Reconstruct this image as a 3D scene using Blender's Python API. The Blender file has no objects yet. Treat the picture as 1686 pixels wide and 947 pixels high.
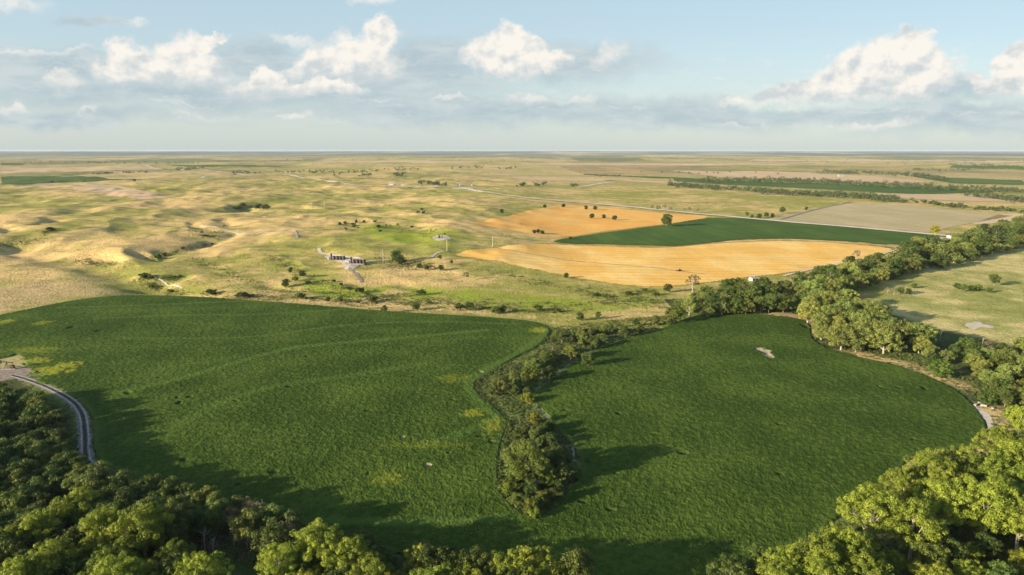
import bpy, math, random
import numpy as np
from mathutils import Vector
PI = math.pi
sc = bpy.context.scene
# ------------------------------------------------------------------ camera
H = 110.0; F = 1124.0; CX, CY = 843.0, 473.5
PITCH = math.atan((CY - 247.0) / F)
cp, sp = math.cos(PITCH), math.sin(PITCH)
cam = bpy.data.objects.new('camera', bpy.data.cameras.new('camera')); sc.collection.objects.link(cam)
cam.data.sensor_width = 36; cam.data.lens = 24
cam.data.clip_start = 1; cam.data.clip_end = 400000
cam.location = (0, 0, H); cam.rotation_euler = (PI/2 - PITCH, 0, 0)
sc.camera = cam
# ------------------------------------------------------------------ sun
SUN_EL = math.radians(14.0); SUN_AZ = math.radians(242.0)
sl = bpy.data.lights.new('sun', 'SUN'); sl.energy = 5.0; sl.angle = math.radians(0.5); sl.color = (1.0, 0.86, 0.66)
so = bpy.data.objects.new('sun', sl); sc.collection.objects.link(so)
sd = Vector((math.sin(SUN_AZ)*math.cos(SUN_EL), math.cos(SUN_AZ)*math.cos(SUN_EL), math.sin(SUN_EL)))
so.rotation_euler = sd.to_track_quat('Z', 'Y').to_euler(); so.location = (0, 0, 500)
# ------------------------------------------------------------------ exposure
sc.view_settings.view_transform = 'Standard'; sc.view_settings.look = 'None'
sc.view_settings.gamma = 1; sc.view_settings.use_curve_mapping = False
sc.view_settings.exposure = 1.17
HAZE = 2.2e-5

# ------------------------------------------------------------------ node helper
class NT:
    def __init__(s, tree): s.t = tree; s.n = tree.nodes; s.l = tree.links
    def node(s, typ, **kw):
        nd = s.n.new(typ)
        for k, v in kw.items(): setattr(nd, k, v)
        return nd
    def put(s, sock, v):
        if isinstance(v, bpy.types.NodeSocket): s.l.new(v, sock)
        elif v is not None: sock.default_value = v
    def m(s, op, a, b=None, c=None, clamp=False):
        nd = s.node('ShaderNodeMath', operation=op); nd.use_clamp = clamp
        s.put(nd.inputs[0], a)
        if b is not None: s.put(nd.inputs[1], b)
        if c is not None: s.put(nd.inputs[2], c)
        return nd.outputs[0]
    def v(s, op, a, b=None, out=0, scale=None):
        nd = s.node('ShaderNodeVectorMath', operation=op)
        s.put(nd.inputs[0], a)
        if b is not None: s.put(nd.inputs[1], b)
        if scale is not None: s.put(nd.inputs['Scale'], scale)
        return nd.outputs[out]
    def comb(s, x, y, z):
        nd = s.node('ShaderNodeCombineXYZ')
        for i, q in enumerate((x, y, z)): s.put(nd.inputs[i], q)
        return nd.outputs[0]
    def noise(s, vec, scale, detail=4, rough=0.55, out=0, dist=0):
        nd = s.node('ShaderNodeTexNoise'); s.put(nd.inputs['Vector'], vec)
        nd.inputs['Scale'].default_value = scale; nd.inputs['Detail'].default_value = detail
        nd.inputs['Roughness'].default_value = rough; nd.inputs['Distortion'].default_value = dist
        return nd.outputs[out]
    def smooth(s, x, a, b, lo=0.0, hi=1.0):
        nd = s.node('ShaderNodeMapRange', interpolation_type='SMOOTHSTEP')
        s.put(nd.inputs[0], x); s.put(nd.inputs[1], a); s.put(nd.inputs[2], b); s.put(nd.inputs[3], lo); s.put(nd.inputs[4], hi)
        return nd.outputs[0]
    def mix(s, f, a, b, mode='MIX'):
        nd = s.node('ShaderNodeMix', data_type='RGBA', blend_type=mode)
        s.put(nd.inputs[0], f); s.put(nd.inputs[6], a); s.put(nd.inputs[7], b)
        return nd.outputs[2]

def px_dir(px, py):
    s = (CY - py) / F
    return ((px - CX) / F, cp + s*sp, -sp + s*cp)
def px_uv(px, py):
    x, y, z = px_dir(px, py); return x / y, z / y

# ------------------------------------------------------------------ world: Nishita sky with clouds
w = bpy.data.worlds.new('World'); sc.world = w; w.use_nodes = True
wn = NT(w.node_tree); w.node_tree.nodes.clear()
sky = wn.node('ShaderNodeTexSky', sky_type='NISHITA'); sky.sun_disc = False
sky.sun_elevation = SUN_EL; sky.sun_rotation = SUN_AZ; sky.altitude = 300
sky.air_density = 1.0; sky.dust_density = 1.2; sky.ozone_density = 1.4
tc = wn.node('ShaderNodeTexCoord'); sep = wn.node('ShaderNodeSeparateXYZ'); wn.l.new(tc.outputs['Generated'], sep.inputs[0])
yy = wn.m('MAXIMUM', wn.m('ABSOLUTE', sep.outputs[1]), 0.12)
U = wn.m('DIVIDE', sep.outputs[0], yy); V = wn.m('DIVIDE', sep.outputs[2], yy)
P = wn.comb(U, V, 0.0)
warp = wn.v('SCALE', wn.v('SUBTRACT', wn.noise(P, 26, 6, 0.62, out=1), (0.5, 0.5, 0.5)), scale=0.05)
warp2 = wn.v('SCALE', wn.v('SUBTRACT', wn.noise(P, 7, 3, 0.5, out=1), (0.5, 0.5, 0.5)), scale=0.05)
PW = wn.v('ADD', wn.v('ADD', P, warp), warp2)
PWs = wn.v('ADD', wn.v('ADD', P, wn.v('SCALE', warp, scale=0.6)), warp2)
def blob_field(vec, blobs):
    acc = None
    for (bx, by, rx, ry) in blobs:
        u, v = px_uv(bx, by)
        d = wn.v('MULTIPLY', wn.v('SUBTRACT', vec, (u, v, 0)), (F/(rx*1.42), F/(ry*1.36), 0))
        e = wn.m('SUBTRACT', 1.0, wn.v('LENGTH', d, out=1))
        acc = e if acc is None else wn.m('SMOOTH_MAX', acc, e, 0.35)
    return acc
CUM = [ # bright cumulus: (blobs, base y)
 ([(205,92,26,24),(228,108,50,26),(262,112,70,26),(300,90,36,30),(330,78,24,16),(352,62,18,8),(285,120,80,18),(205,118,40,16)], 140),
 ([(622,66,26,24),(590,84,38,26),(548,98,40,24),(512,112,36,18),(600,108,55,26),(480,122,26,14)], 134),
 ([(432,128,24,14),(410,142,40,18),(470,148,70,12),(545,144,55,12)], 158),
 ([(838,72,22,22),(812,88,40,20),(842,100,44,30),(880,86,28,14),(905,98,24,12)], 136),
 ([(1008,92,22,14),(992,104,18,10)], 116),
 ([(1500,86,34,28),(1468,92,44,26),(1430,112,48,24),(1480,125,80,34),(1390,130,50,24),(1340,145,36,18),(1290,150,30,16),(1255,156,34,12),(1212,166,32,9),(1535,106,22,18),(1525,58,18,5)], 176),
 ([(1700,90,36,20),(1668,108,26,20),(1640,140,40,12),(1698,134,36,24)], 164),
 ([(22,10,56,18)], 24), ([(612,4,40,12)], 18), ([(222,37,18,7)], 46), ([(484,68,32,8)], 80),
 ([(110,128,34,14),(92,120,20,8)], 148), ([(60,82,90,6)], 92), ([(24,178,28,7)], 188), ([(140,184,16,5)], 192),
 ([(350,186,60,7)], 196), ([(490,196,24,6)], 206), ([(745,162,24,5)], 168), ([(868,160,40,8),(940,160,40,8)], 172), ([(1225,204,48,5)], 212), ([(1435,208,70,7)], 218),
]
GREY = [(40,110,190,26),(150,105,60,16),(230,150,260,22),(500,150,230,24),(700,105,95,30),(660,130,130,22),(780,180,260,22),(930,105,110,24),(960,175,120,16),(1130,190,160,20),
        (1450,185,260,12),(1600,195,160,26),(150,34,40,6),(420,95,60,20),(1540,150,90,20),(60,190,200,12)]
pn1 = wn.noise(wn.v('MULTIPLY', P, (1, 1.25, 1)), 30, 7, 0.52)
pn2 = wn.noise(wn.v('ADD', wn.v('MULTIPLY', P, (1, 1.25, 1)), (0.008, -0.013, 0)), 30, 7, 0.52)
bump = wn.m('SUBTRACT', pn2, pn1)  # noise difference that paints puffy light and shade onto the cumulus
# sky base: Nishita, veiled with thin high haze
Vc = wn.m('MAXIMUM', V, 0.0)
veil = wn.m('MULTIPLY', wn.smooth(Vc, -0.02, 0.42, 0.8, 0.22), wn.smooth(Vc, 0.28, 0.7, 1.0, 0.0))
K = 8.5
def col(r, g, b, k=K): return (r*k, g*k, b*k, 1)
c = wn.mix(veil, sky.outputs[0], col(.322,.366,.368))
upper = wn.m('MULTIPLY', wn.smooth(Vc, 0.03, 0.24), wn.smooth(Vc, 0.28, 0.7, 1.0, 0.0))
c = wn.mix(wn.m('MULTIPLY', upper, 0.62), c, col(.25,.345,.405))
# grey stratus mass, plus the shaded sides painted right of the cumulus
g = blob_field(wn.v('MULTIPLY_ADD' if False else 'ADD', PWs, (0, 0, 0)), GREY)
gn = wn.noise(wn.v('MULTIPLY', P, (1, 3.4, 1)), 12, 6, 0.6)
ga = wn.smooth(wn.m('ADD', g, wn.m('MULTIPLY', wn.m('SUBTRACT', gn, 0.5), 1.4)), -0.3, 0.65, 0.0, 0.88)
gcol = wn.mix(wn.smooth(gn, 0.35, 0.7), col(.232,.290,.318), col(.325,.362,.370))
c = wn.mix(ga, c, gcol)
# thin bright wisps
wn_ = wn.noise(wn.v('MULTIPLY', PWs, (1, 5.5, 1)), 9, 7, 0.68)
band = wn.m('MULTIPLY', wn.smooth(V, 0.02, 0.06), wn.smooth(V, 0.17, 0.10))
wa = wn.m('MULTIPLY', wn.smooth(wn_, 0.53, 0.74, 0.0, 0.5), band)
c = wn.mix(wa, c, col(.47,.47,.45))
# cumulus, with sunlit tops and shaded bases painted into the colour
for blobs, by in CUM:
    f = blob_field(PW, blobs)
    vb = px_uv(843, by)[1]; vt = px_uv(843, min(b[1]-b[3] for b in blobs))[1]
    base = wn.smooth(V, vb-0.012, vb+0.016)
    fa = wn.m('ADD', f, wn.m('MULTIPLY', wn.m('SUBTRACT', pn1, 0.5), 1.0))
    big = (by - min(b[1]-b[3] for b in blobs)) > 40
    al = wn.m('MULTIPLY', wn.smooth(fa, -0.04, 0.42 if big else 0.75, 0.0, 0.96 if big else 0.62), base)
    t = wn.m('ADD', wn.m('MULTIPLY', bump, 3.6), wn.smooth(V, vb-0.01, vb+(vt-vb)*0.7, 0.2, 0.92), clamp=True)
    cc = wn.mix(t, col(.330,.357,.365), col(.515,.488,.445))
    c = wn.mix(al, c, cc)
c = wn.mix(wn.smooth(sep.outputs[1], -0.15, 0.2), sky.outputs[0], c)      # the clouds stand in the half of the sky away from the sun
bg = wn.node('ShaderNodeBackground'); wn.l.new(c, bg.inputs[0]); bg.inputs[1].default_value = 0.1
wo = wn.node('ShaderNodeOutputWorld'); wn.l.new(bg.outputs[0], wo.inputs[0])
w.cycles.sampling_method = 'MANUAL'; w.cycles.sample_map_resolution = 512

# ------------------------------------------------------------------ numpy noise
_pr = np.random.RandomState(7); _perm = np.concatenate([_pr.permutation(512)]*2); _val = _pr.rand(512)*2-1
_ang = _pr.rand(512)*2*PI; _gx, _gy = np.cos(_ang), np.sin(_ang)
def perlin(x, y):
    xi = np.floor(x).astype(np.int64); yi = np.floor(y).astype(np.int64)
    fx = x-xi; fy = y-yi; u = fx*fx*fx*(fx*(fx*6-15)+10); v = fy*fy*fy*(fy*(fy*6-15)+10)
    def g(ix, iy, dx, dy):
        h = _perm[(_perm[ix & 511] + iy) & 511]; return _gx[h]*dx + _gy[h]*dy
    a = g(xi, yi, fx, fy); b = g(xi+1, yi, fx-1, fy); c_ = g(xi, yi+1, fx, fy-1); d = g(xi+1, yi+1, fx-1, fy-1)
    return ((a+(b-a)*u) + ((c_+(d-c_)*u)-(a+(b-a)*u))*v)*1.5
def fbm(x, y, wl, oct=4, gain=0.5, ox=0.0):
    s = 0; a = 1.0; f = 1.0/wl
    for i in range(oct):
        s = s + a*perlin(x*f+ox+i*17.3, y*f+ox*1.7+i*9.1); a *= gain; f *= 2.03
    return s
def ss(x, a, b):
    t = np.clip((x-a)/(b-a), 0, 1); return t*t*(3-2*t)
def seg_dist(X, Y, pts, closed=False):
    D = np.full(np.shape(X), 1e9); n = len(pts)
    for i in range(n if closed else n-1):
        ax, ay = pts[i]; bx, by = pts[(i+1) % n]; dx, dy = bx-ax, by-ay; L = dx*dx+dy*dy+1e-9
        t = np.clip(((X-ax)*dx+(Y-ay)*dy)/L, 0, 1)
        D = np.minimum(D, np.hypot(X-ax-t*dx, Y-ay-t*dy))
    return D
def inside(X, Y, poly):
    r = np.zeros(np.shape(X), bool); n = len(poly)
    for i in range(n):
        ax, ay = poly[i]; bx, by = poly[(i+1) % n]
        if ay == by: continue
        cnd = ((ay > Y) != (by > Y)) & (X < (bx-ax)*(Y-ay)/(by-ay)+ax)
        r ^= cnd
    return r
def smoothpts(pts, n=6, closed=False):
    out = []; N = len(pts)
    rng = range(N if closed else N-1)
    for i in rng:
        g_ = lambda k: np.array(pts[k % N] if closed else pts[min(max(k, 0), N-1)], float)
        p0, p1, p2, p3 = g_(i-1), g_(i), g_(i+1), g_(i+2)
        for j in range(n):
            t = j/n
            out.append(tuple(0.5*((2*p1)+(-p0+p2)*t+(2*p0-5*p1+4*p2-p3)*t*t+(-p0+3*p1-3*p2+p3)*t**3)))
    if not closed: out.append(tuple(pts[-1]))
    return out
def flat(px, py, z=0.0):
    x, y, zz = px_dir(px, py); t = (z-H)/min(zz, -1e-4); return (x*t, y*t)

# ------------------------------------------------------------------ terrain height
GUL = [ # polyline in photo pixels over flat ground, depth, width
 ([(30,421),(90,432),(150,441),(190,452),(225,466),(262,478),(300,490)], 7, 19),
 ([(238,470),(265,462),(300,458)], 5, 9), ([(225,428),(262,430),(285,420),(330,412),(378,398)], 4.5, 10),
 ([(318,376),(335,388),(350,392)], 3.5, 9), ([(365,370),(372,380)], 5, 12),
 ([(70,386),(90,378)], 5, 13), ([(0,388),(20,400)], 5, 12), ([(120,366),(150,352),(210,340)], 4, 25),
 ([(390,352),(405,343),(436,340)], 17, 24), ([(490,345),(515,348)], 8, 16), ([(300,319),(318,315)], 8, 30),
 ([(0,412),(60,418),(140,420)], 4, 9), ([(150,431),(190,436)], 4.5, 9), ([(560,362),(640,370),(720,380)], 3.5, 13), ([(640,352),(560,345)], 3, 16),
 ([(700,402),(780,400)], 1.5, 8), ([(455,470),(520,480),(560,478)], 3, 9), ([(590,470),(660,468),(700,478)], 2, 9),
]
GULW = [([flat(*p) for p in g_[0]], g_[1], g_[2]) for g_ in GUL]
def height(X, Y):
    X = np.asarray(X, float); Y = np.asarray(Y, float)
    R = np.hypot(X, Y); U_ = X/np.maximum(Y, 1.0)
    top = 525 + 0.0*X + 15*fbm(X, Y*0, 150, 2)
    left = ss(-U_, -0.12, 0.12)
    inn = ss(Y, 520, 700)*ss(Y, 10, 200)
    A = inn*(0.05+0.95*left)*(1-0.0*R)
    A = np.maximum(A, 0.8*ss(R, 1900, 4200)*inn)
    ang = 0.35; Xr = X*math.cos(ang)+Y*math.sin(ang); Yr = -X*math.sin(ang)+Y*math.cos(ang)
    z = A*(8.0*fbm(Xr*1.0, Yr*0.8, 420, 3, 0.45, 3.1))
    rid = 1-np.abs(fbm(Xr, Yr*0.7, 210, 3, 0.5, 8.7))*1.6
    z += A*2.6*(rid-0.6)
    z += A*1.0*fbm(X, Y*0.8, 60, 3, 0.5, 1.0)*(1-ss(R, 1500, 4000))
    z += A*2.8*(0.5-np.abs(fbm(Xr*.9, Yr*0.6, 105, 3, 0.55, 14.0))*1.5)*(1-ss(R, 1800, 4000))
    z += 9*left*ss(Y, 535, 760)
    z += ss(R, 3500, 9000)*(18*fbm(X, Y, 2600, 3, 0.5, 5.5)+5)*inn
    z += ss(R, 9000, 26000)*(30*fbm(X, Y, 7000, 3, 0.5, 2.2)+10)*inn
    fr = (Y > 400) & (Y < 3500) & (X < 400)
    if fr.any():
        xs, ys = X[fr], Y[fr]; dz = np.zeros(xs.shape)
        wx = xs+8*fbm(xs, ys, 60, 2, 0.5, 4.4); wy = ys+8*fbm(xs, ys, 60, 2, 0.5, 7.4)
        for pts, dep, wd in GULW:
            bx = [p[0] for p in pts]; by = [p[1] for p in pts]
            sel = (xs > min(bx)-wd*5) & (xs < max(bx)+wd*5) & (ys > min(by)-wd*5) & (ys < max(by)+wd*5)
            if sel.any():
                d = seg_dist(wx[sel], wy[sel], pts)
                dz[sel] -= 0.72*dep*np.exp(-(d/wd)**2*0.9)
        z[fr] += dz
    return z
# lattice (polar about the camera's foot)
rs = [0.0]
r = 12.0
while r < 140: rs.append(r); r *= 1.12
r = 140.0
while r < 62000: rs.append(r); r *= 1.0052
rs = np.array(rs)
dt = 0.0019; th_f = np.arange(-0.80, 0.80+dt/2, dt)
th_b = np.linspace(th_f[-1], 2*PI-0.80, 44)[1:-1]
ths = np.concatenate([th_f, th_b])
NR, NTH = len(rs), len(ths)
RR, TT = np.meshgrid(rs, ths, indexing='ij')
GX, GY = RR*np.sin(TT), RR*np.cos(TT)
GZ = np.zeros_like(GX)
msk = (RR > 400) & (GY > 100)
GZ[msk] = height(GX[msk], GY[msk])
lrs = np.log(rs[1:])
def ground(x, y):
    r_ = max(math.hypot(x, y), 13.0); t = math.atan2(x, y)
    i = int(np.searchsorted(rs, r_)-1); i = min(max(i, 1), NR-2)
    j = (t-ths[0])/dt
    if j < 0 or j >= len(th_f)-1: return 0.0
    j0 = int(j); fj = j-j0; fi = (r_-rs[i])/(rs[i+1]-rs[i])
    return float((GZ[i, j0]*(1-fj)+GZ[i, j0+1]*fj)*(1-fi)+(GZ[i+1, j0]*(1-fj)+GZ[i+1, j0+1]*fj)*fi)
def hit(px, py, dz=0.0):
    x, y, z = px_dir(px, py); n = math.hypot(x, y)
    if py > 486 or z > -1e-4 and False:
        p = flat(px, py, dz); return (p[0], p[1], ground(*p))
    t0 = 200.0; t = t0; prev = None
    while t < 45000:
        gx, gy = x/n*t, y/n*t
        if H+z/n*t < ground(gx, gy)+dz:
            a, b = t/1.01, t
            for _ in range(14):
                m_ = (a+b)/2
                if H+z/n*m_ < ground(x/n*m_, y/n*m_)+dz: b = m_
                else: a = m_
            return (x/n*b, y/n*b, ground(x/n*b, y/n*b))
        t *= 1.01
    return (x/n*40000, y/n*40000, 0.0)
def hpoly(pts, sm=0):
    q = [hit(*p)[:2] for p in pts]
    return smoothpts(q, sm, True) if sm else q

# ------------------------------------------------------------------ object helpers
def tag(o, label=None, cat=None, group=None, kind=None):
    if label: o['label'] = label
    if cat: o['category'] = cat
    if group: o['group'] = group
    if kind: o['kind'] = kind
    return o
def link(name, me, mat=None, parent=None, loc=None):
    o = bpy.data.objects.new(name, me); sc.collection.objects.link(o)
    if mat is not None and me is not None: me.materials.clear(); me.materials.append(mat)
    if parent is not None: o.parent = parent
    if loc is not None: o.location = loc
    return o
def np_mesh(name, V_, Fq, cols=None, smooth=False):
    V_ = np.asarray(V_, np.float32); Fq = np.asarray(Fq, np.int32); k = Fq.shape[1]
    me = bpy.data.meshes.new(name)
    me.vertices.add(len(V_)); me.vertices.foreach_set('co', V_.ravel())
    me.loops.add(Fq.size); me.loops.foreach_set('vertex_index', Fq.ravel())
    me.polygons.add(len(Fq)); me.polygons.foreach_set('loop_start', np.arange(0, Fq.size, k, dtype=np.int32))
    me.polygons.foreach_set('loop_total', np.full(len(Fq), k, np.int32))
    if smooth: me.polygons.foreach_set('use_smooth', np.ones(len(Fq), bool))
    if cols is not None:
        a = me.attributes.new('tint', 'FLOAT_COLOR', 'POINT')
        c4 = np.ones((len(V_), 4), np.float32); c4[:, :3] = cols; a.data.foreach_set('color', c4.ravel())
    me.update(calc_edges=True); me.validate()
    return me
def lattice_mesh(name, mask_v, zoff, cols, keep=None):
    """quads of the terrain lattice whose four corners are inside mask_v"""
    q = mask_v[:-1, :-1] & mask_v[1:, :-1] & mask_v[1:, 1:] & mask_v[:-1, 1:]
    i, j = np.nonzero(q)
    a = i*NTH+j; Fq = np.stack([a, a+1, a+NTH+1, a+NTH], 1)
    used, inv = np.unique(Fq, return_inverse=True); Fq = inv.reshape(Fq.shape)
    V_ = np.stack([GX.ravel()[used], GY.ravel()[used], (GZ+zoff).ravel()[used]], 1)
    return np_mesh(name, V_, Fq, cols.reshape(-1, 3)[used], True), used

# ------------------------------------------------------------------ materials
def principled(name, base=(0.5,0.5,0.5), rough=0.9, spec=0.2):
    m = bpy.data.materials.new(name); m.use_nodes = True
    nt = NT(m.node_tree); b = m.node_tree.nodes['Principled BSDF']
    b.inputs['Base Color'].default_value = (*base, 1); b.inputs['Roughness'].default_value = rough
    b.inputs['Specular IOR Level'].default_value = spec
    return m, nt, b
def ground_mat(name, s1, s2, amt, bump_s, bump_d, bump_n=0.5, stretch=(1,1,1)):
    m, nt, b = principled(name, rough=1.0, spec=0.05)
    at = nt.node('ShaderNodeAttribute', attribute_name='tint')
    geo = nt.node('ShaderNodeNewGeometry'); pos = nt.v('MULTIPLY', geo.outputs['Position'], stretch)
    n1 = nt.noise(pos, s1, 6, 0.65); n2 = nt.noise(pos, s2, 5, 0.6)
    f = nt.m('ADD', nt.m('MULTIPLY', nt.m('SUBTRACT', n1, 0.5), amt*2), nt.m('MULTIPLY', nt.m('SUBTRACT', n2, 0.5), amt*2))
    f = nt.m('MAXIMUM', nt.m('ADD', f, 1.0), 0.25)
    c_ = nt.v('SCALE', at.outputs['Color'], scale=f)
    nt.put(b.inputs['Base Color'], c_)
    bp = nt.node('ShaderNodeBump'); bp.inputs['Strength'].default_value = bump_n; bp.inputs['Distance'].default_value = bump_d
    nt.put(bp.inputs['Height'], nt.noise(pos, bump_s, 4, 0.65)); nt.l.new(bp.outputs[0], b.inputs['Normal'])
    return m
M_terrain = ground_mat('prairie grass', 0.07, 0.6, 0.62, 0.4, 1.6, 0.8)
M_crop = ground_mat('crop foliage', 0.5, 2.6, 0.40, 2.6, 0.16, 0.7)
M_farcrop = ground_mat('far crop foliage', 0.05, 0.5, 0.14, 0.9, 0.4, 0.6)
M_stubble = ground_mat('ripe grain', 0.03, 0.35, 0.18, 0.8, 0.15, 0.4, (1, 0.35, 1))
def simple_mat(name, base, rough=0.8, var=0.25, scale=1.5, spec=0.3, metal=0.0, bump=0.0):
    m, nt, b = principled(name, base, rough, spec); b.inputs['Metallic'].default_value = metal
    tcn = nt.node('ShaderNodeTexCoord')
    n1 = nt.noise(tcn.outputs['Object'], scale, 5, 0.6)
    nt.put(b.inputs['Base Color'], nt.v('SCALE', (base[0], base[1], base[2]), scale=nt.smooth(n1, 0.25, 0.75, 1-var, 1+var)))
    if bump:
        bp = nt.node('ShaderNodeBump'); bp.inputs['Strength'].default_value = 0.6; bp.inputs['Distance'].default_value = bump
        nt.put(bp.inputs['Height'], n1); nt.l.new(bp.outputs[0], b.inputs['Normal'])
    return m
M_gravel = simple_mat('gravel', (.42,.36,.28), 1.0, 0.3, 0.5)
M_dirt = simple_mat('dirt', (.24,.19,.14), 1.0, 0.35, 0.4, bump=0.1)
M_pale = simple_mat('pale caliche road', (.60,.52,.40), 1.0, 0.15, 0.05)
M_rut = simple_mat('wheel rut', (.045,.04,.035), 0.9, 0.3, 0.6)
M_verge = simple_mat('track verge', (.20,.19,.14), 1.0, 0.4, 0.7)
M_sand = simple_mat('sand', (.52,.44,.33), 1.0, 0.22, 0.3)
M_water = simple_mat('pond water', (.012,.016,.014), 0.35, 0.1, 0.2, 0.5)
M_black = simple_mat('black painted steel', (.025,.025,.028), 0.5, 0.2, 1)
M_rust = simple_mat('rusty steel', (.10,.05,.03), 0.8, 0.3, 2)
M_tank = simple_mat('dark tank steel', (.035,.035,.04), 0.5, 0.2, 1)
M_conc = simple_mat('concrete', (.32,.30,.27), 0.9, 0.15, 1)
M_white = simple_mat('white painted metal', (.36,.35,.33), 0.6, 0.08, 1)
M_roof = simple_mat('grey metal roof', (.33,.34,.35), 0.45, 0.1, 1)
M_glass = simple_mat('window glass', (.03,.04,.05), 0.1, 0.1, 1, 0.5)
M_wood = simple_mat('weathered wood', (.22,.18,.14), 0.9, 0.25, 2)
M_polew = simple_mat('pale pole', (.55,.50,.42), 0.8, 0.1, 2)
M_bark = simple_mat('bark', (.20,.165,.125), 0.95, 0.35, 2, bump=0.05)
M_palebark = simple_mat('pale bark', (.36,.32,.26), 0.95, 0.3, 2, bump=0.05)
M_deadwood = simple_mat('bleached dead wood', (.30,.26,.21), 0.95, 0.25, 2)
M_tractor = simple_mat('dark green machine paint', (.04,.07,.04), 0.5, 0.2, 2)
M_tyre = simple_mat('tyre rubber', (.02,.02,.02), 0.8, 0.1, 2)
def leaf_mat(name, base, var=0.35):
    """leaf colour = base x object colour, varied leaf by leaf; some light passes through"""
    m, nt, b = principled(name, base, 0.6, 0.25)
    at = nt.node('ShaderNodeAttribute', attribute_name='tint'); oi = nt.node('ShaderNodeObjectInfo')
    c_ = nt.v('MULTIPLY', at.outputs['Color'], oi.outputs['Color'])
    c_ = nt.v('MULTIPLY', c_, base)
    c_ = nt.v('SCALE', c_, scale=nt.smooth(oi.outputs['Random'], 0, 1, 1-var*0.5, 1+var*0.5))
    nt.put(b.inputs['Base Color'], c_)
    tr = nt.node('ShaderNodeBsdfTranslucent'); nt.put(tr.inputs[0], nt.v('MULTIPLY', c_, (1.25, 1.2, 0.6)))
    mx = nt.node('ShaderNodeMixShader'); mx.inputs[0].default_value = 0.26
    nt.l.new(b.outputs[0], mx.inputs[1]); nt.l.new(tr.outputs[0], mx.inputs[2])
    nt.l.new(mx.outputs[0], m.node_tree.nodes['Material Output'].inputs[0])
    return m
M_leaf = leaf_mat('leaves', (1, 1, 1))

# ------------------------------------------------------------------ region polygons (photo pixels -> ground)
LF = smoothpts(hpoly([(-420,640),(-200,560),(0,519),(110,497),(180,488),(260,487),(340,490),(480,500),(640,513),(760,520),(865,528),(905,540),
      (895,565),(850,590),(810,615),(784,632),(790,650),(808,665),(830,685),(838,700),(826,735),(822,775),(828,810),(850,838),(880,850),(912,838),
      (930,815),(950,790),(955,770),(945,735),(915,705),(905,690),(880,668),(872,655),(900,630),(940,600),(985,575),(1040,555),(1090,540),(1130,524),(1180,514),(1240,517),(1325,528),
      (1340,560),(1375,578),(1420,590),(1480,603),(1545,628),(1590,655),(1620,690),(1625,710),(1605,735),(1510,752),(1470,790),(1400,840),(1350,880),(1300,905),
      (1215,935),(1150,980),(1000,990),(800,960),(650,915),(560,890),(470,860),(380,830),(300,808),(215,790),(165,762),(152,740),(150,690),(128,662),(90,640),(55,628),(70,618),(48,612),(30,585),(0,592),(-200,620)]), 3, True)
PASTURE = hpoly([(1440,495),(1500,450),(1600,425),(1686,400),(1900,400),(1900,640),(1686,575),(1560,545),(1500,530)], 3)
GOLD1 = hpoly([(748,419),(830,405),(905,402),(1000,405),(1090,407),(1180,400),(1300,397),(1400,402),(1468,410),(1440,422),(1390,435),(1300,450),(1230,458),(1130,470),(1060,473),(960,460),(850,438)], 3)
GREEN1 = hpoly([(905,399),(960,388),(1050,376),(1100,370),(1165,359),(1250,362),(1400,375),(1530,386),(1530,394),(1490,405),(1400,399),(1300,394),(1210,396),(1130,405),(1060,405),(980,403)], 2)
GOLD2 = hpoly([(778,368),(830,357),(880,345),(935,338),(1000,342),(1080,350),(1168,357),(1095,370),(1000,381),(930,391),(880,388),(830,378)], 3)
TAN1 = hpoly([(1255,362),(1330,345),(1400,334),(1500,338),(1640,352),(1670,356),(1580,372),(1530,384),(1400,372)])
TAN2 = hpoly([(1590,372),(1645,352),(1686,352),(1686,362),(1640,368)])
FARG = [hpoly(p) for p in [
  [(1105,293),(1180,297),(1300,301),(1500,308),(1620,313),(1640,318),(1500,320),(1350,312),(1200,305),(1110,299)],
  [(0,291),(90,290),(240,296),(90,301),(0,304)], [(960,286),(1080,291),(1170,295),(1080,294),(960,288)],
  [(1500,290),(1686,297),(1686,305),(1580,303)], [(0,268),(50,269),(40,272),(0,272)], [(260,272),(400,272),(470,275),(330,275)],
  [(1570,272),(1686,274),(1686,280),(1560,276)]]]
FART = [hpoly(p) for p in [
  [(860,268),(1300,270),(1290,273),(850,271)], [(1240,262),(1686,264),(1686,267),(1230,265)], [(520,266),(800,266),(760,269),(500,269)],
  [(1180,318),(1400,318),(1640,322),(1686,328),(1686,334),(1560,331),(1430,325)], [(1000,296),(1240,302),(1100,302),(990,298)],
  [(840,291),(1060,296),(1000,299),(850,296)], [(20,308),(80,304),(200,306),(290,325),(230,330),(120,312)], [(1100,281),(1330,284),(1560,300),(1500,302),(1180,292)],
  [(0,276),(250,274),(310,279),(180,281),(0,287)]]]
LIME = [hpoly(p, 2) for p in [[(440,478),(500,462),(560,470),(700,468),(830,480),(960,492),(1050,505),(900,512),(700,500),(560,492)],
   [(500,440),(560,450),(575,475),(520,480),(480,465)],[(560,372),(650,372),(780,388),(740,402),(640,398)],[(1040,478),(1100,472),(1080,500),(1000,500)]]]

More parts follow.
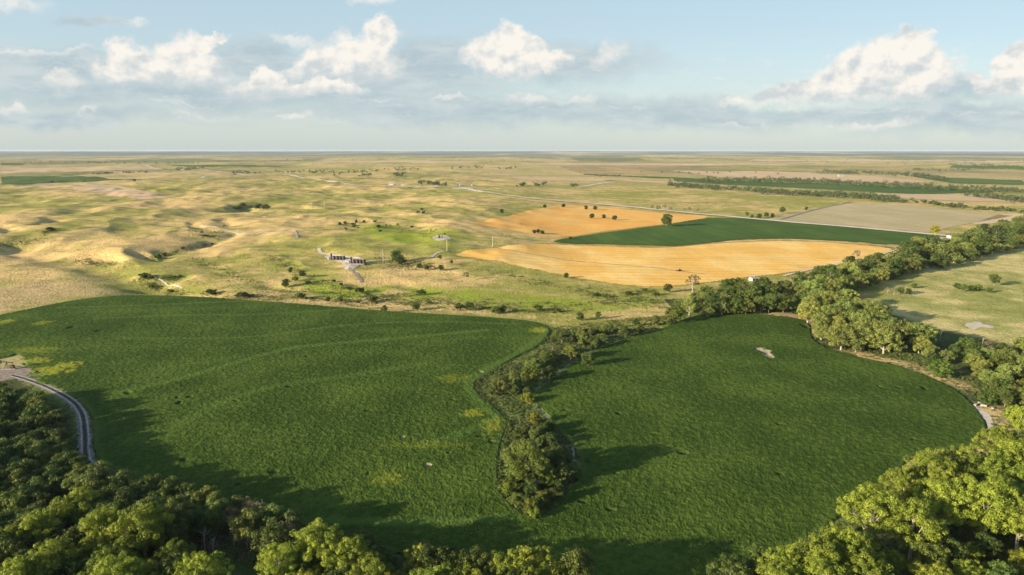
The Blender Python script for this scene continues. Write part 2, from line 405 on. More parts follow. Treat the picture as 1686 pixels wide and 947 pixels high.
# ------------------------------------------------------------------ terrain colours
def lerp(a, b, t): return a+(b-a)*t[..., None]
C = lambda *v: np.array(v, float)
cols = np.zeros((NR, NTH, 3))
n_big = fbm(GX, GY, 260, 5, 0.55, 20.0); n_med = fbm(GX, GY*0.9, 38, 4, 0.6, 31.0); n_fine = fbm(GX, GY, 9, 3, 0.6, 44.0)
n_far = fbm(GX, GY*0.5, 2200, 4, 0.55, 12.0)
TAN, OLV, LIM, BRN = C(.58,.405,.165), C(.275,.265,.06), C(.25,.30,.03), C(.13,.10,.06)
hl = np.zeros_like(GZ); hl[2:-2] = GZ[2:-2]-0.5*(GZ[:-4]+GZ[4:])    # crests against hollows
hh = np.clip(GZ*0.05, -1, 1)*(RR < 5000)
n_str = fbm(GX*0.35+GY*0.2, GY, 26, 4, 0.65, 55.0)*(1-ss(RR, 2500, 5000))
t = np.clip(0.39+0.6*n_big+0.38*n_med+0.26*n_str+0.2*hh+0.25*n_fine, 0, 1); t = t*t*(3-2*t)
cols[:] = lerp(OLV, TAN, t)
for P_ in LIME:
    m_ = (RR > 400) & (RR < 1600)
    d = np.zeros_like(GZ); ins = inside(GX[m_], GY[m_], P_); dd = seg_dist(GX[m_], GY[m_], P_, True); d[m_] = np.where(ins, dd, -dd)
    d[~m_] = -99
    k = ss(d+14*n_med, -8, 22)*ss(n_med+0.5*n_fine, -0.8, 0.1)*0.95
    cols = lerp(cols, LIM, k)
# hollows and banks carry brush and bare earth
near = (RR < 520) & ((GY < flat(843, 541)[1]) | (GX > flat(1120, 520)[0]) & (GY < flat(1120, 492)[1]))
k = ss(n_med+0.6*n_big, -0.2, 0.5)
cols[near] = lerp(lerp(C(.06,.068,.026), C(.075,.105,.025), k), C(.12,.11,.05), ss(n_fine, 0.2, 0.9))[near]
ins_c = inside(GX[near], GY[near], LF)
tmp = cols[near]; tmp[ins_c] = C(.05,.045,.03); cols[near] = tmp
# grassy verge round the crops, yellow sand on the right bank
vm = (RR < 700) & (RR > 150)
dl = seg_dist(GX[vm], GY[vm], LF, True); tmp = cols[vm]
k = 1-ss(dl+2.5*n_med[vm], 3, 9)
k2 = k*ss(n_med[vm]*0.6+n_fine[vm]*0.5, -0.5, 0.4)
tmp = lerp(tmp, C(.20,.24,.055), k2*0.9)
rb = (GX[vm] > 130) & (GY[vm] > 150)
k3 = rb*(1-ss(dl+4*n_med[vm], 8, 16))*ss(n_med[vm], -0.4, 0.2)
tmp = lerp(tmp, C(.52,.37,.16), k3*0.9); cols[vm] = tmp
pm = (RR < 1200) & (RR > 300)
ins = inside(GX[pm], GY[pm], PASTURE); d = seg_dist(GX[pm], GY[pm], PASTURE, True); d = np.where(ins, d, -d)
k = ss(d+5*n_med[pm], -6, 10)
pc = lerp(C(.29,.29,.08), C(.52,.43,.17), ss(n_med[pm]*0.8+n_big[pm], -0.5, 0.5))
cols[pm] = lerp(cols[pm], pc, k*0)+(pc-cols[pm])*k[..., None]
# left shoulder above the field: dry tan slope
sh = hpoly([(-300,560),(0,518),(110,496),(230,486),(180,472),(120,455),(0,470),(-300,500)]); m_ = (RR > 400) & (RR < 900)
d = seg_dist(GX[m_], GY[m_], sh, True); d = np.where(inside(GX[m_], GY[m_], sh), d, -d)
cols[m_] = lerp(cols[m_], C(.46,.33,.16), ss(d+10*n_med[m_], -8, 18)*(0.5+0.4*ss(n_fine[m_], -0.4, 0.4)))
# far patchwork
fm = ss(RR, 1800, 3500)
q = np.floor(GX/805+0.3*np.floor(GY/1610))*7.13+np.floor(GY/1610)*3.71; rnd = np.abs(np.sin(q*12.9898)*43758.5453) % 1
patch = np.where(rnd[..., None] < 0.16, C(.085,.13,.045), np.where(rnd[..., None] < 0.34, C(.27,.175,.11), np.where(rnd[..., None] < 0.72, C(.50,.36,.19), C(.34,.29,.13))))
cols = lerp(cols, 0.5*cols+0.5*patch, fm*ss(n_far, -0.9, 0.1))
nf = ss(n_far+0.5*fbm(GX, GY*0.25, 900, 3, 0.6, 77.0), 0.05, 0.5)*ss(RR, 2200, 6000)
cols = lerp(cols, C(.12,.145,.06), nf*0.75)
far2 = ss(RR+np.where(GX > 0.1*GY, -4000, 0), 8000, 13000)
cols = lerp(cols, lerp(C(.13,.15,.08), C(.46,.37,.22), ss(fbm(GX, GY*0.3, 3600, 4, 0.6, 91.0), -0.15, 0.55)), far2*0.8)
cols = lerp(cols, C(.055,.075,.06), ss(RR+2500*n_far, 13000, 20000)*ss(fbm(GX, GY*0.3, 5200, 4, 0.6, 17.0), -0.75, 0.1)*0.9)
i, j = np.meshgrid(np.arange(1, NR-1), np.arange(NTH), indexing='ij')
a = (i*NTH+j).ravel(); b_ = (i*NTH+(j+1) % NTH).ravel()
Fq = np.stack([a, b_, b_+NTH, a+NTH], 1)
V_ = np.stack([GX.ravel(), GY.ravel(), GZ.ravel()], 1)
jj = np.arange(NTH); Ft = np.stack([jj*0, NTH+(jj+1) % NTH, NTH+jj, NTH+jj], 1)
# centre: close the disc with a small fan of quads (every second vertex)
jj = jj[:NTH-(NTH % 2)]; Fc = [(0, NTH+(k+2) % NTH, NTH+(k+1) % NTH, NTH+k) for k in range(0, NTH-1, 2)]
if NTH % 2: Fc[-1] = (0, NTH+0, NTH+NTH-1, NTH+NTH-3+1) if False else Fc[-1]
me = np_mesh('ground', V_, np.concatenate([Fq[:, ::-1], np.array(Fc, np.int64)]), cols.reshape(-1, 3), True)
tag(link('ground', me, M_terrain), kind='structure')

# ------------------------------------------------------------------ far fields on the same lattice
def far_field(name, label, poly, base, alt, mat, zo, wl=60, stripes=None):
    bx = [p[0] for p in poly]; by = [p[1] for p in poly]
    rmin = min(math.hypot(*p) for p in poly)
    m_ = np.zeros(GX.shape, bool); box = (GX > min(bx)) & (GX < max(bx)) & (GY > min(by)) & (GY < max(by))
    jj_ = fbm(GX[box], GY[box], 22, 2, 0.5, 2.0)*2.2; m_[box] = inside(GX[box]+jj_, GY[box]+jj_, poly)
    n = fbm(GX, GY*0.4, wl, 4, 0.6, len(name)*3.3)
    cc = lerp(np.broadcast_to(C(*base), GX.shape+(3,)), C(*alt), ss(n, -0.5, 0.7)*m_)
    if stripes is None: stripes = (0.06, 0.30, 0.05)
    ph = fbm(GX, GY, 160, 2, 0.5, 6.0)*1.6
    cc = cc*(1+stripes[0]*np.sin(GX*stripes[1]+GY*stripes[2]+ph)+0.07*fbm(GX*0.3, GY, 25, 3, 0.6, 8.0))[..., None]
    me, used = lattice_mesh(name, m_, zo, cc)
    return tag(link(name, me, mat), label, 'field', 'crop fields across the plain')
fld = [
 far_field('wheat_field', 'golden field of ripe grain below the dark green wedge', GOLD1, (.74,.43,.105), (.78,.52,.17), M_stubble, 0.35, 45, (.06,.04,.42)),
 far_field('wheat_field', 'orange stubble field behind the dark green wedge, with small trees on it', GOLD2, (.72,.37,.085), (.70,.42,.12), M_stubble, 0.35, 60, (.05,.07,.35)),
 far_field('green_crop_field', 'dark green wedge-shaped crop field between the golden fields and pale road', GREEN1, (.055,.100,.018), (.075,.125,.022), M_farcrop, 0.7, 70),
 far_field('hay_field', 'large olive tan field behind the pale road at right', TAN1, (.40,.33,.17), (.44,.35,.19), M_stubble, 0.35, 90),
 far_field('hay_field', 'small pale tan field between the olive field and the river trees', TAN2, (.55,.42,.25), (.58,.45,.26), M_stubble, 0.35, 90)]
LG = ['long dark green strip field along the distant tree belt at right', 'flat green field at the left edge under the tan hill', 'thin green strip field far off right of centre',
      'distant green field at right edge among tree belts', 'faint green field on the far left skyline', 'thin far green field left of centre below the skyline', 'dark green far field at right edge near the skyline']
LT = ['thin pale strip on the far plain right of centre', 'thin pale strip under the skyline at right', 'thin pale strip under the skyline left of centre', 'tan strip in front of the long green strip field', 'pale tan stubble strip behind the green wedge and road', 'brown fallow strip right of the distant farmstead', 'smooth tan hay hill at upper left',
      'tan field between two distant tree belts at right', 'pale tan field below the skyline at far left']
for P_, lb in zip(FARG, LG):
    if len(P_) > 2: far_field('green_crop_field', lb, P_, (.065,.115,.022), (.09,.135,.03), M_farcrop, 0.9, 200)
for P_, lb in zip(FART, LT): far_field('hay_field', lb, P_, (.52,.36,.20), (.50,.38,.22), M_stubble, 0.7, 150)

# ------------------------------------------------------------------ near soybean fields: a displaced leaf canopy
r0, r1 = 150.0, 640.0
crs = r0*np.exp(np.arange(0, math.log(r1/r0), 0.0021)); cth = np.arange(-0.86, 0.66, 0.00125)
R2, T2 = np.meshgrid(crs, cth, indexing='ij'); X2, Y2 = R2*np.sin(T2), R2*np.cos(T2)
jx = fbm(X2, Y2, 6, 2, 0.5, 3.0)*1.2
ins = inside(X2+jx, Y2+jx, LF)
dedge = seg_dist(X2, Y2, LF, True)
LF_path = [hit(*p)[:2] for p in [(905,545),(850,590),(784,632),(812,668),(838,700),(822,775),(850,838)]]
bare = np.zeros(X2.shape)
def soft(px, py, rx, ry, wob=0.35):
    """weight of a soft patch whose size is given in photo pixels"""
    x0, y0, _ = hit(px, py); ax = abs(hit(px+rx, py)[0]-x0); ay = abs(hit(px, py-ry)[1]-y0)
    d = np.hypot((X2-x0)/ax, (Y2-y0)/ay); return d
nb = fbm(X2, Y2, 4.0, 3, 0.6, 50.0); nc = fbm(X2, Y2, 2.4, 3, 0.62, 60.0)+0.85*np.random.RandomState(2).uniform(-1, 1, X2.shape); nd_ = fbm(X2, Y2, 40, 4, 0.6, 70.0)
for (px, py, rx, ry) in [(1252,577,9,3.5),(1264,585,9,5),(1258,580,10,4),(706,767,7,2.2),(662,721,5,2),(790,614,5,1.5)]:
    bare = np.maximum(bare, 1-ss(soft(px, py, rx, ry)+0.7*nb, 0.5, 1.1))
lime = np.zeros(X2.shape)
for (px, py, rx, ry, s_) in [(85,612,34,9,1.0),(110,604,26,7,.9),(60,595,30,5,.7),(10,531,16,4,.7),(72,533,14,4,.5),(55,578,50,5,.4),(780,682,22,6,.6),(812,705,18,14,.5),(890,545,18,5,.7),(640,790,30,14,.35),(745,625,30,8,.3),(700,735,70,7,.22),(850,645,30,30,0)]:
    lime = np.maximum(lime, s_*(1-ss(soft(px, py, rx, ry)+0.6*nb, 0.4, 1.2)))
streak = np.zeros(X2.shape)
for pts, wd, s_ in [([(100,508),(200,505),(330,500),(440,495)],2.2,.4),([(160,526),(300,520),(430,519),(560,511)],2.2,.35),([(200,558),(400,557),(560,538),(700,531),(850,535)],2.5,.35),([(180,652),(300,625),(420,590),(500,572),(640,560),(800,545)],3.2,.5),
      ([(300,700),(380,660),(470,635),(580,620),(700,600)],3.5,.35),([(260,610),(420,585)],2.5,.2),([(700,735),(760,715),(820,690)],3,.4),([(905,545),(860,580),(800,610),(770,632)],3,.45),([(770,632),(790,665),(826,695)],3,.45),([(540,860),(700,862),(860,852)],2.5,.5),([(130,660),(150,700),(160,760),(230,800)],3,.3)]:
    pw = smoothpts([hit(*p)[:2] for p in pts], 6)
    streak = np.maximum(streak, s_*(1-ss(seg_dist(X2, Y2, pw)+1.5*nb, 0.4*wd, 1.3*wd)))
darkspot = np.zeros(X2.shape)
rg = np.random.RandomState(5)
for k in range(60):
    px, py = rg.uniform(60, 1560), rg.uniform(530, 840)
    x0, y0, _ = hit(px, py); darkspot = np.maximum(darkspot, 1-ss(np.hypot((X2-x0)/rg.uniform(.8, 2.2), (Y2-y0)/rg.uniform(.6, 1.4))+0.5*nb, 0.4, 1.1))
for (px, py, rx, ry) in [(297,664,5,4),(312,655,4,2),(1520,640,4,5),(1480,640,5,3),(1447,638,3,3),(1005,842,14,3),(1325,538,6,4),(118,540,5,2),(163,546,6,2)]:
    darkspot = np.maximum(darkspot, 1-ss(soft(px, py, rx, ry)+0.5*nb, 0.5, 1.1))
rows_ = np.sin((X2*0.36+Y2*0.93)*2*PI/1.52)
bumpy = np.clip(0.5+0.7*nc+0.16*nb, 0, 1.4)
Z2 = (0.50+0.19*bumpy+0.25*lime+0.22*streak)*(1-bare)*(1-0.85*darkspot)*ss(dedge, 0.0, 1.1)+0.03
g1, g2, g3 = C(.036,.066,.009), C(.080,.121,.018), C(.24,.25,.025)
cc = lerp(np.broadcast_to(g1, X2.shape+(3,)), g2, np.clip(0.38+0.42*nc+0.25*nb+0.55*nd_, 0, 1))
cc = lerp(cc, C(.12,.19,.036), np.clip(streak, 0, 1)*0.8); cc = lerp(cc, g3, np.clip(lime*1.2, 0, 1))
cc = lerp(cc, C(.40,.33,.22), bare); cc = lerp(cc, C(.02,.03,.012), darkspot*0.8)
cc = lerp(cc, C(.085,.13,.03), (1-ss(dedge+1.2*nb, 0.5, 3.0))*0.6)
def crop_mesh(name, msk_v, side):
    q = msk_v[:-1, :-1] & msk_v[1:, :-1] & msk_v[1:, 1:] & msk_v[:-1, 1:] & side[:-1, :-1]
    i, j = np.nonzero(q); n2 = X2.shape[1]; a = i*n2+j
    Fq = np.stack([a, a+n2, a+n2+1, a+1], 1); used, inv = np.unique(Fq, return_inverse=True)
    V_ = np.stack([X2.ravel()[used], Y2.ravel()[used], Z2.ravel()[used]], 1)
    return np_mesh(name, V_, inv.reshape(Fq.shape)[:, ::-1], cc.reshape(-1, 3)[used], True)
# two fields parted by the draw and, below its tip, by a line running down to the wood
tipx, tipy = hit(868, 852)[:2]; t2x, t2y = hit(860, 1000)[:2]
split = [hit(*p)[:2] for p in [(868,855),(840,700),(905,690),(985,560),(1090,520),(1180,400)]]
RS = [hit(868,2000)[:2]]+[hit(868,852)[:2], hit(880,770)[:2], hit(880,690)[:2], hit(850,650)[:2], hit(905,600)[:2], hit(1000,550)[:2], hit(1100,515)[:2], hit(1200,450)[:2], hit(2600,450)[:2], hit(2600,2000)[:2]]
right = inside(X2, Y2, RS)
tag(link('soybean_field', crop_mesh('soybean_field', ins, ~right), M_crop), 'broad dark green leafy crop field left of the brushy draw', 'crop field', 'near soybean fields', 'stuff')
tag(link('soybean_field', crop_mesh('soybean_field', ins, right), M_crop), 'rounded dark green leafy crop field right of the brushy draw', 'crop field', 'near soybean fields', 'stuff')
del X2, Y2, R2, T2, Z2, cc, nb, nc, nd_, jx

# ------------------------------------------------------------------ ribbons (roads, tracks) and pads
def ribbon(name, pts_px, width, mat, zo, kind='structure', step=3.0, wob=0.3, smoothn=8, off=0.0, pts_xy=None, seed=1, parent=None):
    rg = random.Random(seed)
    q = pts_xy or smoothpts([hit(*p)[:2] for p in pts_px], smoothn)
    pts = [q[0]]
    for p in q[1:]:
        d = math.dist(p, pts[-1]); n = max(1, int(d/step)); a = pts[-1]
        for k in range(1, n+1): pts.append((a[0]+(p[0]-a[0])*k/n, a[1]+(p[1]-a[1])*k/n))
    V_ = []; Fq = []
    for i, p in enumerate(pts):
        a = pts[max(i-1, 0)]; b = pts[min(i+1, len(pts)-1)]; dx, dy = b[0]-a[0], b[1]-a[1]; L = math.hypot(dx, dy) or 1
        nx, ny = -dy/L, dx/L
        w1 = width/2*(1+wob*rg.uniform(-1, 1)); w2 = width/2*(1+wob*rg.uniform(-1, 1))
        for s_ in (w1+off, (w1-w2)/4+off, -w2+off):
            x, y = p[0]+nx*s_, p[1]+ny*s_; V_.append((x, y, ground(x, y)+zo))
    for i in range(len(pts)-1):
        for k in (0, 1): Fq.append((i*3+k, i*3+k+1, i*3+k+4, i*3+k+3))
    o = link(name, np_mesh(name, V_, Fq, smooth=True), mat, parent)
    if kind: o['kind'] = kind
    return o
def pad(name, pts_px, mat, zo, sm=4, kind='structure'):
    q = smoothpts([hit(*p)[:2] for p in pts_px], sm, True)
    cx, cy = sum(p[0] for p in q)/len(q), sum(p[1] for p in q)/len(q)
    V_ = [(cx, cy, ground(cx, cy)+zo)]; Fq = []; n = len(q)
    for k_ in (0.5, 1.0):
        for x, y in q:
            x, y = cx+(x-cx)*k_, cy+(y-cy)*k_; V_.append((x, y, ground(x, y)+zo))
    for i in range(n): Fq.append((1+i, 1+n+i, 1+n+(i+1) % n, 1+(i+1) % n))
    Ft = [(0, 1+i, 1+(i+1) % n) for i in range(n)]
    me = bpy.data.meshes.new(name); me.from_pydata(V_, [], Ft+Fq); me.update()
    o = link(name, me, mat)
    if kind: o['kind'] = kind
    return o
ribbon('road', [(200,272),(300,280),(400,288),(485,290),(530,297),(570,303),(640,307),(700,309),(760,312),(820,320),(880,328),(960,335),(1040,342),(1160,354),(1290,366),(1400,375),(1530,387),(1570,391)], 14, M_pale, 1.6, step=10, wob=0.12)
ribbon('road', [(950,309),(985,303),(1010,300)], 16, M_pale, 0.7, step=10, wob=0.1)
ribbon('dirt_track', [(762,312),(800,313),(850,311)], 8, M_pale, 0.6, step=8)
ribbon('path', [(525,409),(528,416),(545,420),(575,424),(592,425)], 3.6, M_pale, 0.35)
ribbon('path', [(570,444),(576,436),(590,433),(612,430),(640,428)], 2.6, M_pale, 0.35, wob=.4)
ribbon('path', [(574,441),(590,456),(596,466)], 3.4, M_dirt, 0.3, wob=.5)
ribbon('path', [(735,394),(770,402),(800,406),(812,407)], 3.0, M_gravel, 0.3)
ribbon('path', [(708,425),(722,416),(735,414)], 3.2, M_gravel, 0.3, wob=.5)
ribbon('farm_track', [(812,407),(850,415),(900,423),(940,430),(1010,436),(1080,442),(1125,448),(1160,452)], 1.6, M_dirt, 0.55, wob=.6)
ribbon('farm_track', [(1290,455),(1370,436),(1440,422),(1480,410),(1530,395),(1570,391)], 3.0, M_pale, 0.5, wob=.3)
ribbon('farm_track', [(905,401),(1000,406),(1090,408),(1180,401),(1300,397),(1400,402),(1468,408)], 2.5, M_dirt, 0.75, wob=.4)
ribbon('farm_track', [(1285,362),(1345,345),(1402,333)], 4, M_verge, 0.8, wob=.4)
ribbon('farm_track', [(330,372),(400,386),(450,380),(482,380),(490,392)], 3.0, M_pale, 0.3, wob=.4)
ribbon('cattle_trail', [(235,455),(262,460),(300,475)], 1.6, M_pale, 0.3, wob=.5)
pad('gravel_pad', [(534,423),(552,420),(592,425),(600,431),(580,436),(550,430)], M_gravel, 0.25)
pad('gravel_pad', [(564,434),(580,432),(592,436),(582,443),(568,444)], M_gravel, 0.28)
pad('gravel_pad', [(712,392),(720,388),(738,390),(742,395),(722,397)], M_gravel, 0.3)
pad('gravel_pad', [(-60,640),(-60,608),(0,606),(30,602),(52,604),(48,616),(30,622),(0,628)], M_dirt, 0.05)
pad('gravel_yard', [(745,309.5),(765,309),(780,311),(760,312.5),(745,311.5)], M_pale, 0.5)
pad('dry_grass_patch', [(-60,612),(-60,600),(0,590),(34,584),(46,604),(30,603),(0,607)], simple_mat('dry pad grass', (.34,.29,.10), 1, .4, .6), 0.09)
pad('sand_patch', [(1558,665),(1572,668),(1595,667),(1618,675),(1632,686),(1636,712),(1628,716),(1622,692),(1598,684),(1575,680),(1562,675)], M_sand, 0.1, 3)
pad('sand_patch', [(1591,533),(1603,531),(1612,530),(1620,534),(1637,538),(1632,541),(1614,539),(1606,543),(1597,540),(1590,537)], M_sand, 0.12, 3)
pad('dirt_patch', [(1276,905),(1318,896),(1350,888),(1352,900),(1322,916),(1290,918)], M_sand, 0.1, 3)
pad('dirt_patch', [(1290,518),(1320,522),(1345,530),(1340,536),(1315,529),(1292,524)], simple_mat('red soil', (.36,.22,.12), 1, .3, .3), 0.12, 3)
pad('pond', [(862,778),(885,772),(896,786),(890,800),(872,803),(860,792)], M_water, 0.12, 4)
trk = [hit(*p)[:2] for p in [(20,618),(50,627),(85,641),(118,660),(135,682),(140,715),(141,745),(150,765),(205,785),(300,812),(430,837),(520,862),(620,900)]]
trk = smoothpts(trk, 10)
ribbon('dirt_track', None, 4.8, M_verge, 0.08, step=1.0, wob=0.25, pts_xy=trk)
for k, s_ in enumerate((-1.15, 1.15)): ribbon('wheel_rut', None, 0.6, M_gravel, 0.13, step=1.0, wob=0.35, off=s_, pts_xy=trk, seed=k+3)
ribbon('track_crown', None, 1.2, M_rut, 0.125, step=1.0, wob=0.3, pts_xy=trk, seed=9)
ribbon('field_edge', [(985,574),(960,585),(925,610),(905,628),(884,645),(876,662),(905,690),(935,712),(944,740),(944,775),(925,800)], 1.3, M_verge, 0.1, wob=.9)

# ------------------------------------------------------------------ shapes for built objects
class MB:
    def __init__(s): s.v = []; s.f = []
    def box(s, c_, sz, rz=0.0):
        n = len(s.v); cr, sr = math.cos(rz), math.sin(rz)
        for dx in (-.5, .5):
            for dy in (-.5, .5):
                for dz in (-.5, .5):
                    x, y = dx*sz[0], dy*sz[1]; s.v.append((c_[0]+x*cr-y*sr, c_[1]+x*sr+y*cr, c_[2]+dz*sz[2]))
        s.f += [tuple(n+k for k in q) for q in ((0,1,3,2),(4,6,7,5),(0,4,5,1),(2,3,7,6),(0,2,6,4),(1,5,7,3))]
        return s
    def tube(s, pts, rad, n=6, cap=True):
        base = len(s.v); m_ = len(pts)
        for i, p in enumerate(pts):
            a = Vector(pts[max(i-1, 0)]); b = Vector(pts[min(i+1, m_-1)]); d = (b-a).normalized()
            q = d.to_track_quat('Z', 'Y'); r_ = rad[i] if isinstance(rad, (list, tuple)) else rad
            for k in range(n):
                t = 2*PI*k/n; o_ = q @ Vector((math.cos(t)*r_, math.sin(t)*r_, 0)); s.v.append(tuple(Vector(p)+o_))
        for i in range(m_-1):
            for k in range(n): s.f.append((base+i*n+k, base+i*n+(k+1) % n, base+(i+1)*n+(k+1) % n, base+(i+1)*n+k))
        if cap: s.f.append(tuple(base+k for k in range(n))[::-1]); s.f.append(tuple(base+(m_-1)*n+k for k in range(n)))
        return s
    def poly(s, pts):
        n = len(s.v); s.v += pts; s.f.append(tuple(range(n, n+len(pts)))); return s
    def prism(s, prof, x0, x1):
        n = len(s.v); k = len(prof)
        s.v += [(x0, a, b) for a, b in prof]+[(x1, a, b) for a, b in prof]
        s.f += [tuple(range(n, n+k))[::-1], tuple(range(n+k, n+2*k))]+[(n+i, n+(i+1) % k, n+k+(i+1) % k, n+k+i) for i in range(k)]
        return s
    def build(s, name, mat, parent=None, loc=None):
        me = bpy.data.meshes.new(name); me.from_pydata(s.v, [], s.f); me.update()
        return link(name, me, mat, parent, loc)
def empty(name, loc, rz=0.0):
    o = bpy.data.objects.new(name, None); sc.collection.objects.link(o); o.location = loc; o.rotation_euler = (0, 0, rz); o.empty_display_size = 0.5
    return o

# ------------------------------------------------------------------ trees
def leaf_cards(cen, rad, per, size, rg, tint_lo, tint_hi, flatten=0.85, hollow=0.55):
    """leaf faces on and inside puffs; returns verts, quads, colours"""
    n = len(cen)*per
    c_ = np.repeat(cen, per, 0); r_ = np.repeat(rad, per)
    d = rg.normal(size=(n, 3)); d /= np.linalg.norm(d, axis=1)[:, None]
    rr = r_*(hollow+(1-hollow)*rg.rand(n)**0.6)*(0.9+0.25*rg.rand(n))
    p = c_+d*rr[:, None]*np.array([1, 1, flatten])
    nrm = d*1.0+rg.normal(size=(n, 3))*0.38; nrm[:, 2] += 0.25; nrm /= np.linalg.norm(nrm, axis=1)[:, None]
    t_ = np.cross(nrm, rg.normal(size=(n, 3))); t_ /= np.linalg.norm(t_, axis=1)[:, None]; b_ = np.cross(nrm, t_)
    s_ = (size*(0.55+0.75*rg.rand(n)))[:, None]; s2 = s_*(0.55+0.35*rg.rand(n))[:, None]
    V_ = np.stack([p-t_*s_*.5, p-b_*s2*.5+nrm*s_*.08, p+t_*s_*.5, p+b_*s2*.5+nrm*s_*.08], 1).reshape(-1, 3)
    Fq = np.arange(n*4).reshape(-1, 4)
    puff = np.repeat(rg.rand(len(cen)), per)*0.55+rg.rand(n)*0.45
    cl = tint_lo+(tint_hi-tint_lo)*puff[:, None]
    return V_, Fq, np.repeat(cl, 4, 0)
def puffs(rg, Ht, Wd, base, nl, np_, pr, spread=0.62, top=0.0):
    """lobes set round an ovoid, puffs over every lobe"""
    lobes = []; lr = []
    for k in range(nl):
        a = k*2.399+rg.uniform(-.5, .5); h_ = (k+0.5)/nl; h_ = h_*0.9+rg.uniform(-.06, .06)
        prof = math.sin(PI*min(max(0.12+0.80*h_, 0), 1))**0.75
        rad = Wd/2*spread*prof*rg.uniform(.75, 1.15)
        lobes.append((rad*math.cos(a), rad*math.sin(a), base+(Ht-base)*(0.14+0.72*h_))); lr.append(Wd*rg.uniform(.17, .25))
    lobes.append((rg.uniform(-.5, .5), rg.uniform(-.5, .5), Ht-(Ht-base)*0.22)); lr.append(Wd*.2)
    cen = []; rad = []
    for L, R_ in zip(lobes, lr):
        d = rg.normal(size=(np_, 3)); d[:, 2] = np.abs(d[:, 2])*0.9-0.25; d /= np.linalg.norm(d, axis=1)[:, None]
        cen.append(np.array(L)+d*R_*(0.6+0.5*rg.rand(np_))[:, None]*np.array([1, 1, .85])); rad.append(pr*(0.6+0.7*rg.rand(np_)))
        cen.append(np.array([L])); rad.append(np.array([R_*0.7]))
    return lobes, lr, np.concatenate(cen), np.concatenate(rad)
def trunk_mesh(rg, Ht, lobes, r0_, base, multi=1):
    mb = MB()
    for m_ in range(multi):
        a = rg.uniform(0, 6.28); ox, oy = (0, 0) if multi == 1 else (math.cos(a)*.3, math.sin(a)*.3)
        lean = (rg.uniform(-.06, .06)*Ht, rg.uniform(-.06, .06)*Ht)
        if multi > 1: lean = (math.cos(a)*Ht*.15, math.sin(a)*Ht*.15)
        pts = [(ox, oy, -0.4), (ox, oy, 0.3), (ox+lean[0]*.3, oy+lean[1]*.3, Ht*.25), (ox+lean[0]*.7, oy+lean[1]*.7, Ht*.5), (ox+lean[0], oy+lean[1], Ht*.8)]
        mb.tube(pts, [r0_*1.5, r0_*1.05, r0_*.85, r0_*.5, r0_*.12], 7)
        if m_ == 0: sp_ = pts
    for L in lobes:
        h_ = min(max(L[2]*rg.uniform(.35, .6), base*.6), Ht*.6); f_ = h_/Ht
        k = np.interp(f_, [0, .25, .5, .8], [0, 1, 2, 3]); i = int(k); i = min(i, 2); g_ = k-i
        A = [sp_[i+1][q]*(1-g_)+sp_[i+2][q]*g_ for q in range(3)]; A[2] = h_
        mid = (A[0]+(L[0]-A[0])*.5+rg.uniform(-.3, .3), A[1]+(L[1]-A[1])*.5+rg.uniform(-.3, .3), A[2]+(L[2]-A[2])*.62)
        mb.tube([tuple(A), mid, L], [r0_*.42, r0_*.26, r0_*.07], 5)
        for _ in range(2):
            e = (L[0]+rg.uniform(-1, 1)*1.6, L[1]+rg.uniform(-1, 1)*1.6, L[2]+rg.uniform(.2, 1.6)); mb.tube([mid, e], [r0_*.15, r0_*.04], 4)
    return mb
# kinds: (name, bark, height, width, crown base, lobes, puffs per lobe, puff radius, leaves per puff, leaf size, tint lo, tint hi, trunk radius, stems)
YG = (np.array([.100,.150,.014]), np.array([.320,.365,.042])); DG = (np.array([.030,.055,.012]), np.array([.130,.175,.030]))
OG = (np.array([.062,.090,.020]), np.array([.155,.190,.042])); BR = (np.array([.10,.085,.045]), np.array([.22,.19,.10]))
PG = (np.array([.085,.115,.025]), np.array([.270,.300,.065]))
KIND = {
 'cotton1': ('cottonwood_tree', M_palebark, 18, 16, 4.5, 15, 12, 1.15, 140, .38, *YG, .50, 1),
 'cotton2': ('cottonwood_tree', M_palebark, 17, 13, 4.0, 13, 12, 1.10, 140, .38, *YG, .45, 1),
 'cotton3': ('cottonwood_tree', M_palebark, 15, 15, 3.5, 14, 12, 1.05, 140, .37, *YG, .42, 2),
 'pale1':   ('cottonwood_tree', M_palebark, 12, 12, 1.2, 11, 11, .95, 80, .42, *PG, .32, 1),
 'pale2':   ('cottonwood_tree', M_palebark, 11, 12.5, .9, 12, 11, .95, 80, .42, *PG, .30, 2),
 'dark1':   ('broadleaf_tree', M_bark, 10, 10, .7, 10, 11, .85, 80, .38, *DG, .26, 1),
 'dark2':   ('broadleaf_tree', M_bark, 9, 10.5, .5, 11, 10, .85, 80, .38, *DG, .24, 2),
 'olive1':  ('shrubby_tree', M_bark, 8, 8, 1.2, 9, 10, .75, 75, .34, *OG, .20, 3),
 'olive2':  ('shrubby_tree', M_bark, 9, 7.5, 1.6, 9, 10, .75, 75, .34, *OG, .20, 1),
 'vine':    ('vine_covered_tree', M_bark, 18, 16.5, .4, 13, 20, 1.15, 95, .40, np.array([.066,.082,.015]), np.array([.160,.175,.032]), .5, 1),
 'thin1':   ('sparse_tree', M_palebark, 10, 8, 3.0, 9, 5, .60, 40, .30, *BR, .22, 1),
 'bush1':   ('bush', M_bark, 3.2, 4.2, .2, 8, 7, .50, 60, .26, *OG, .09, 3),
 'bush2':   ('bush', M_bark, 2.6, 3.4, .15, 7, 7, .45, 60, .24, *DG, .08, 3),
}
PROTO = {}
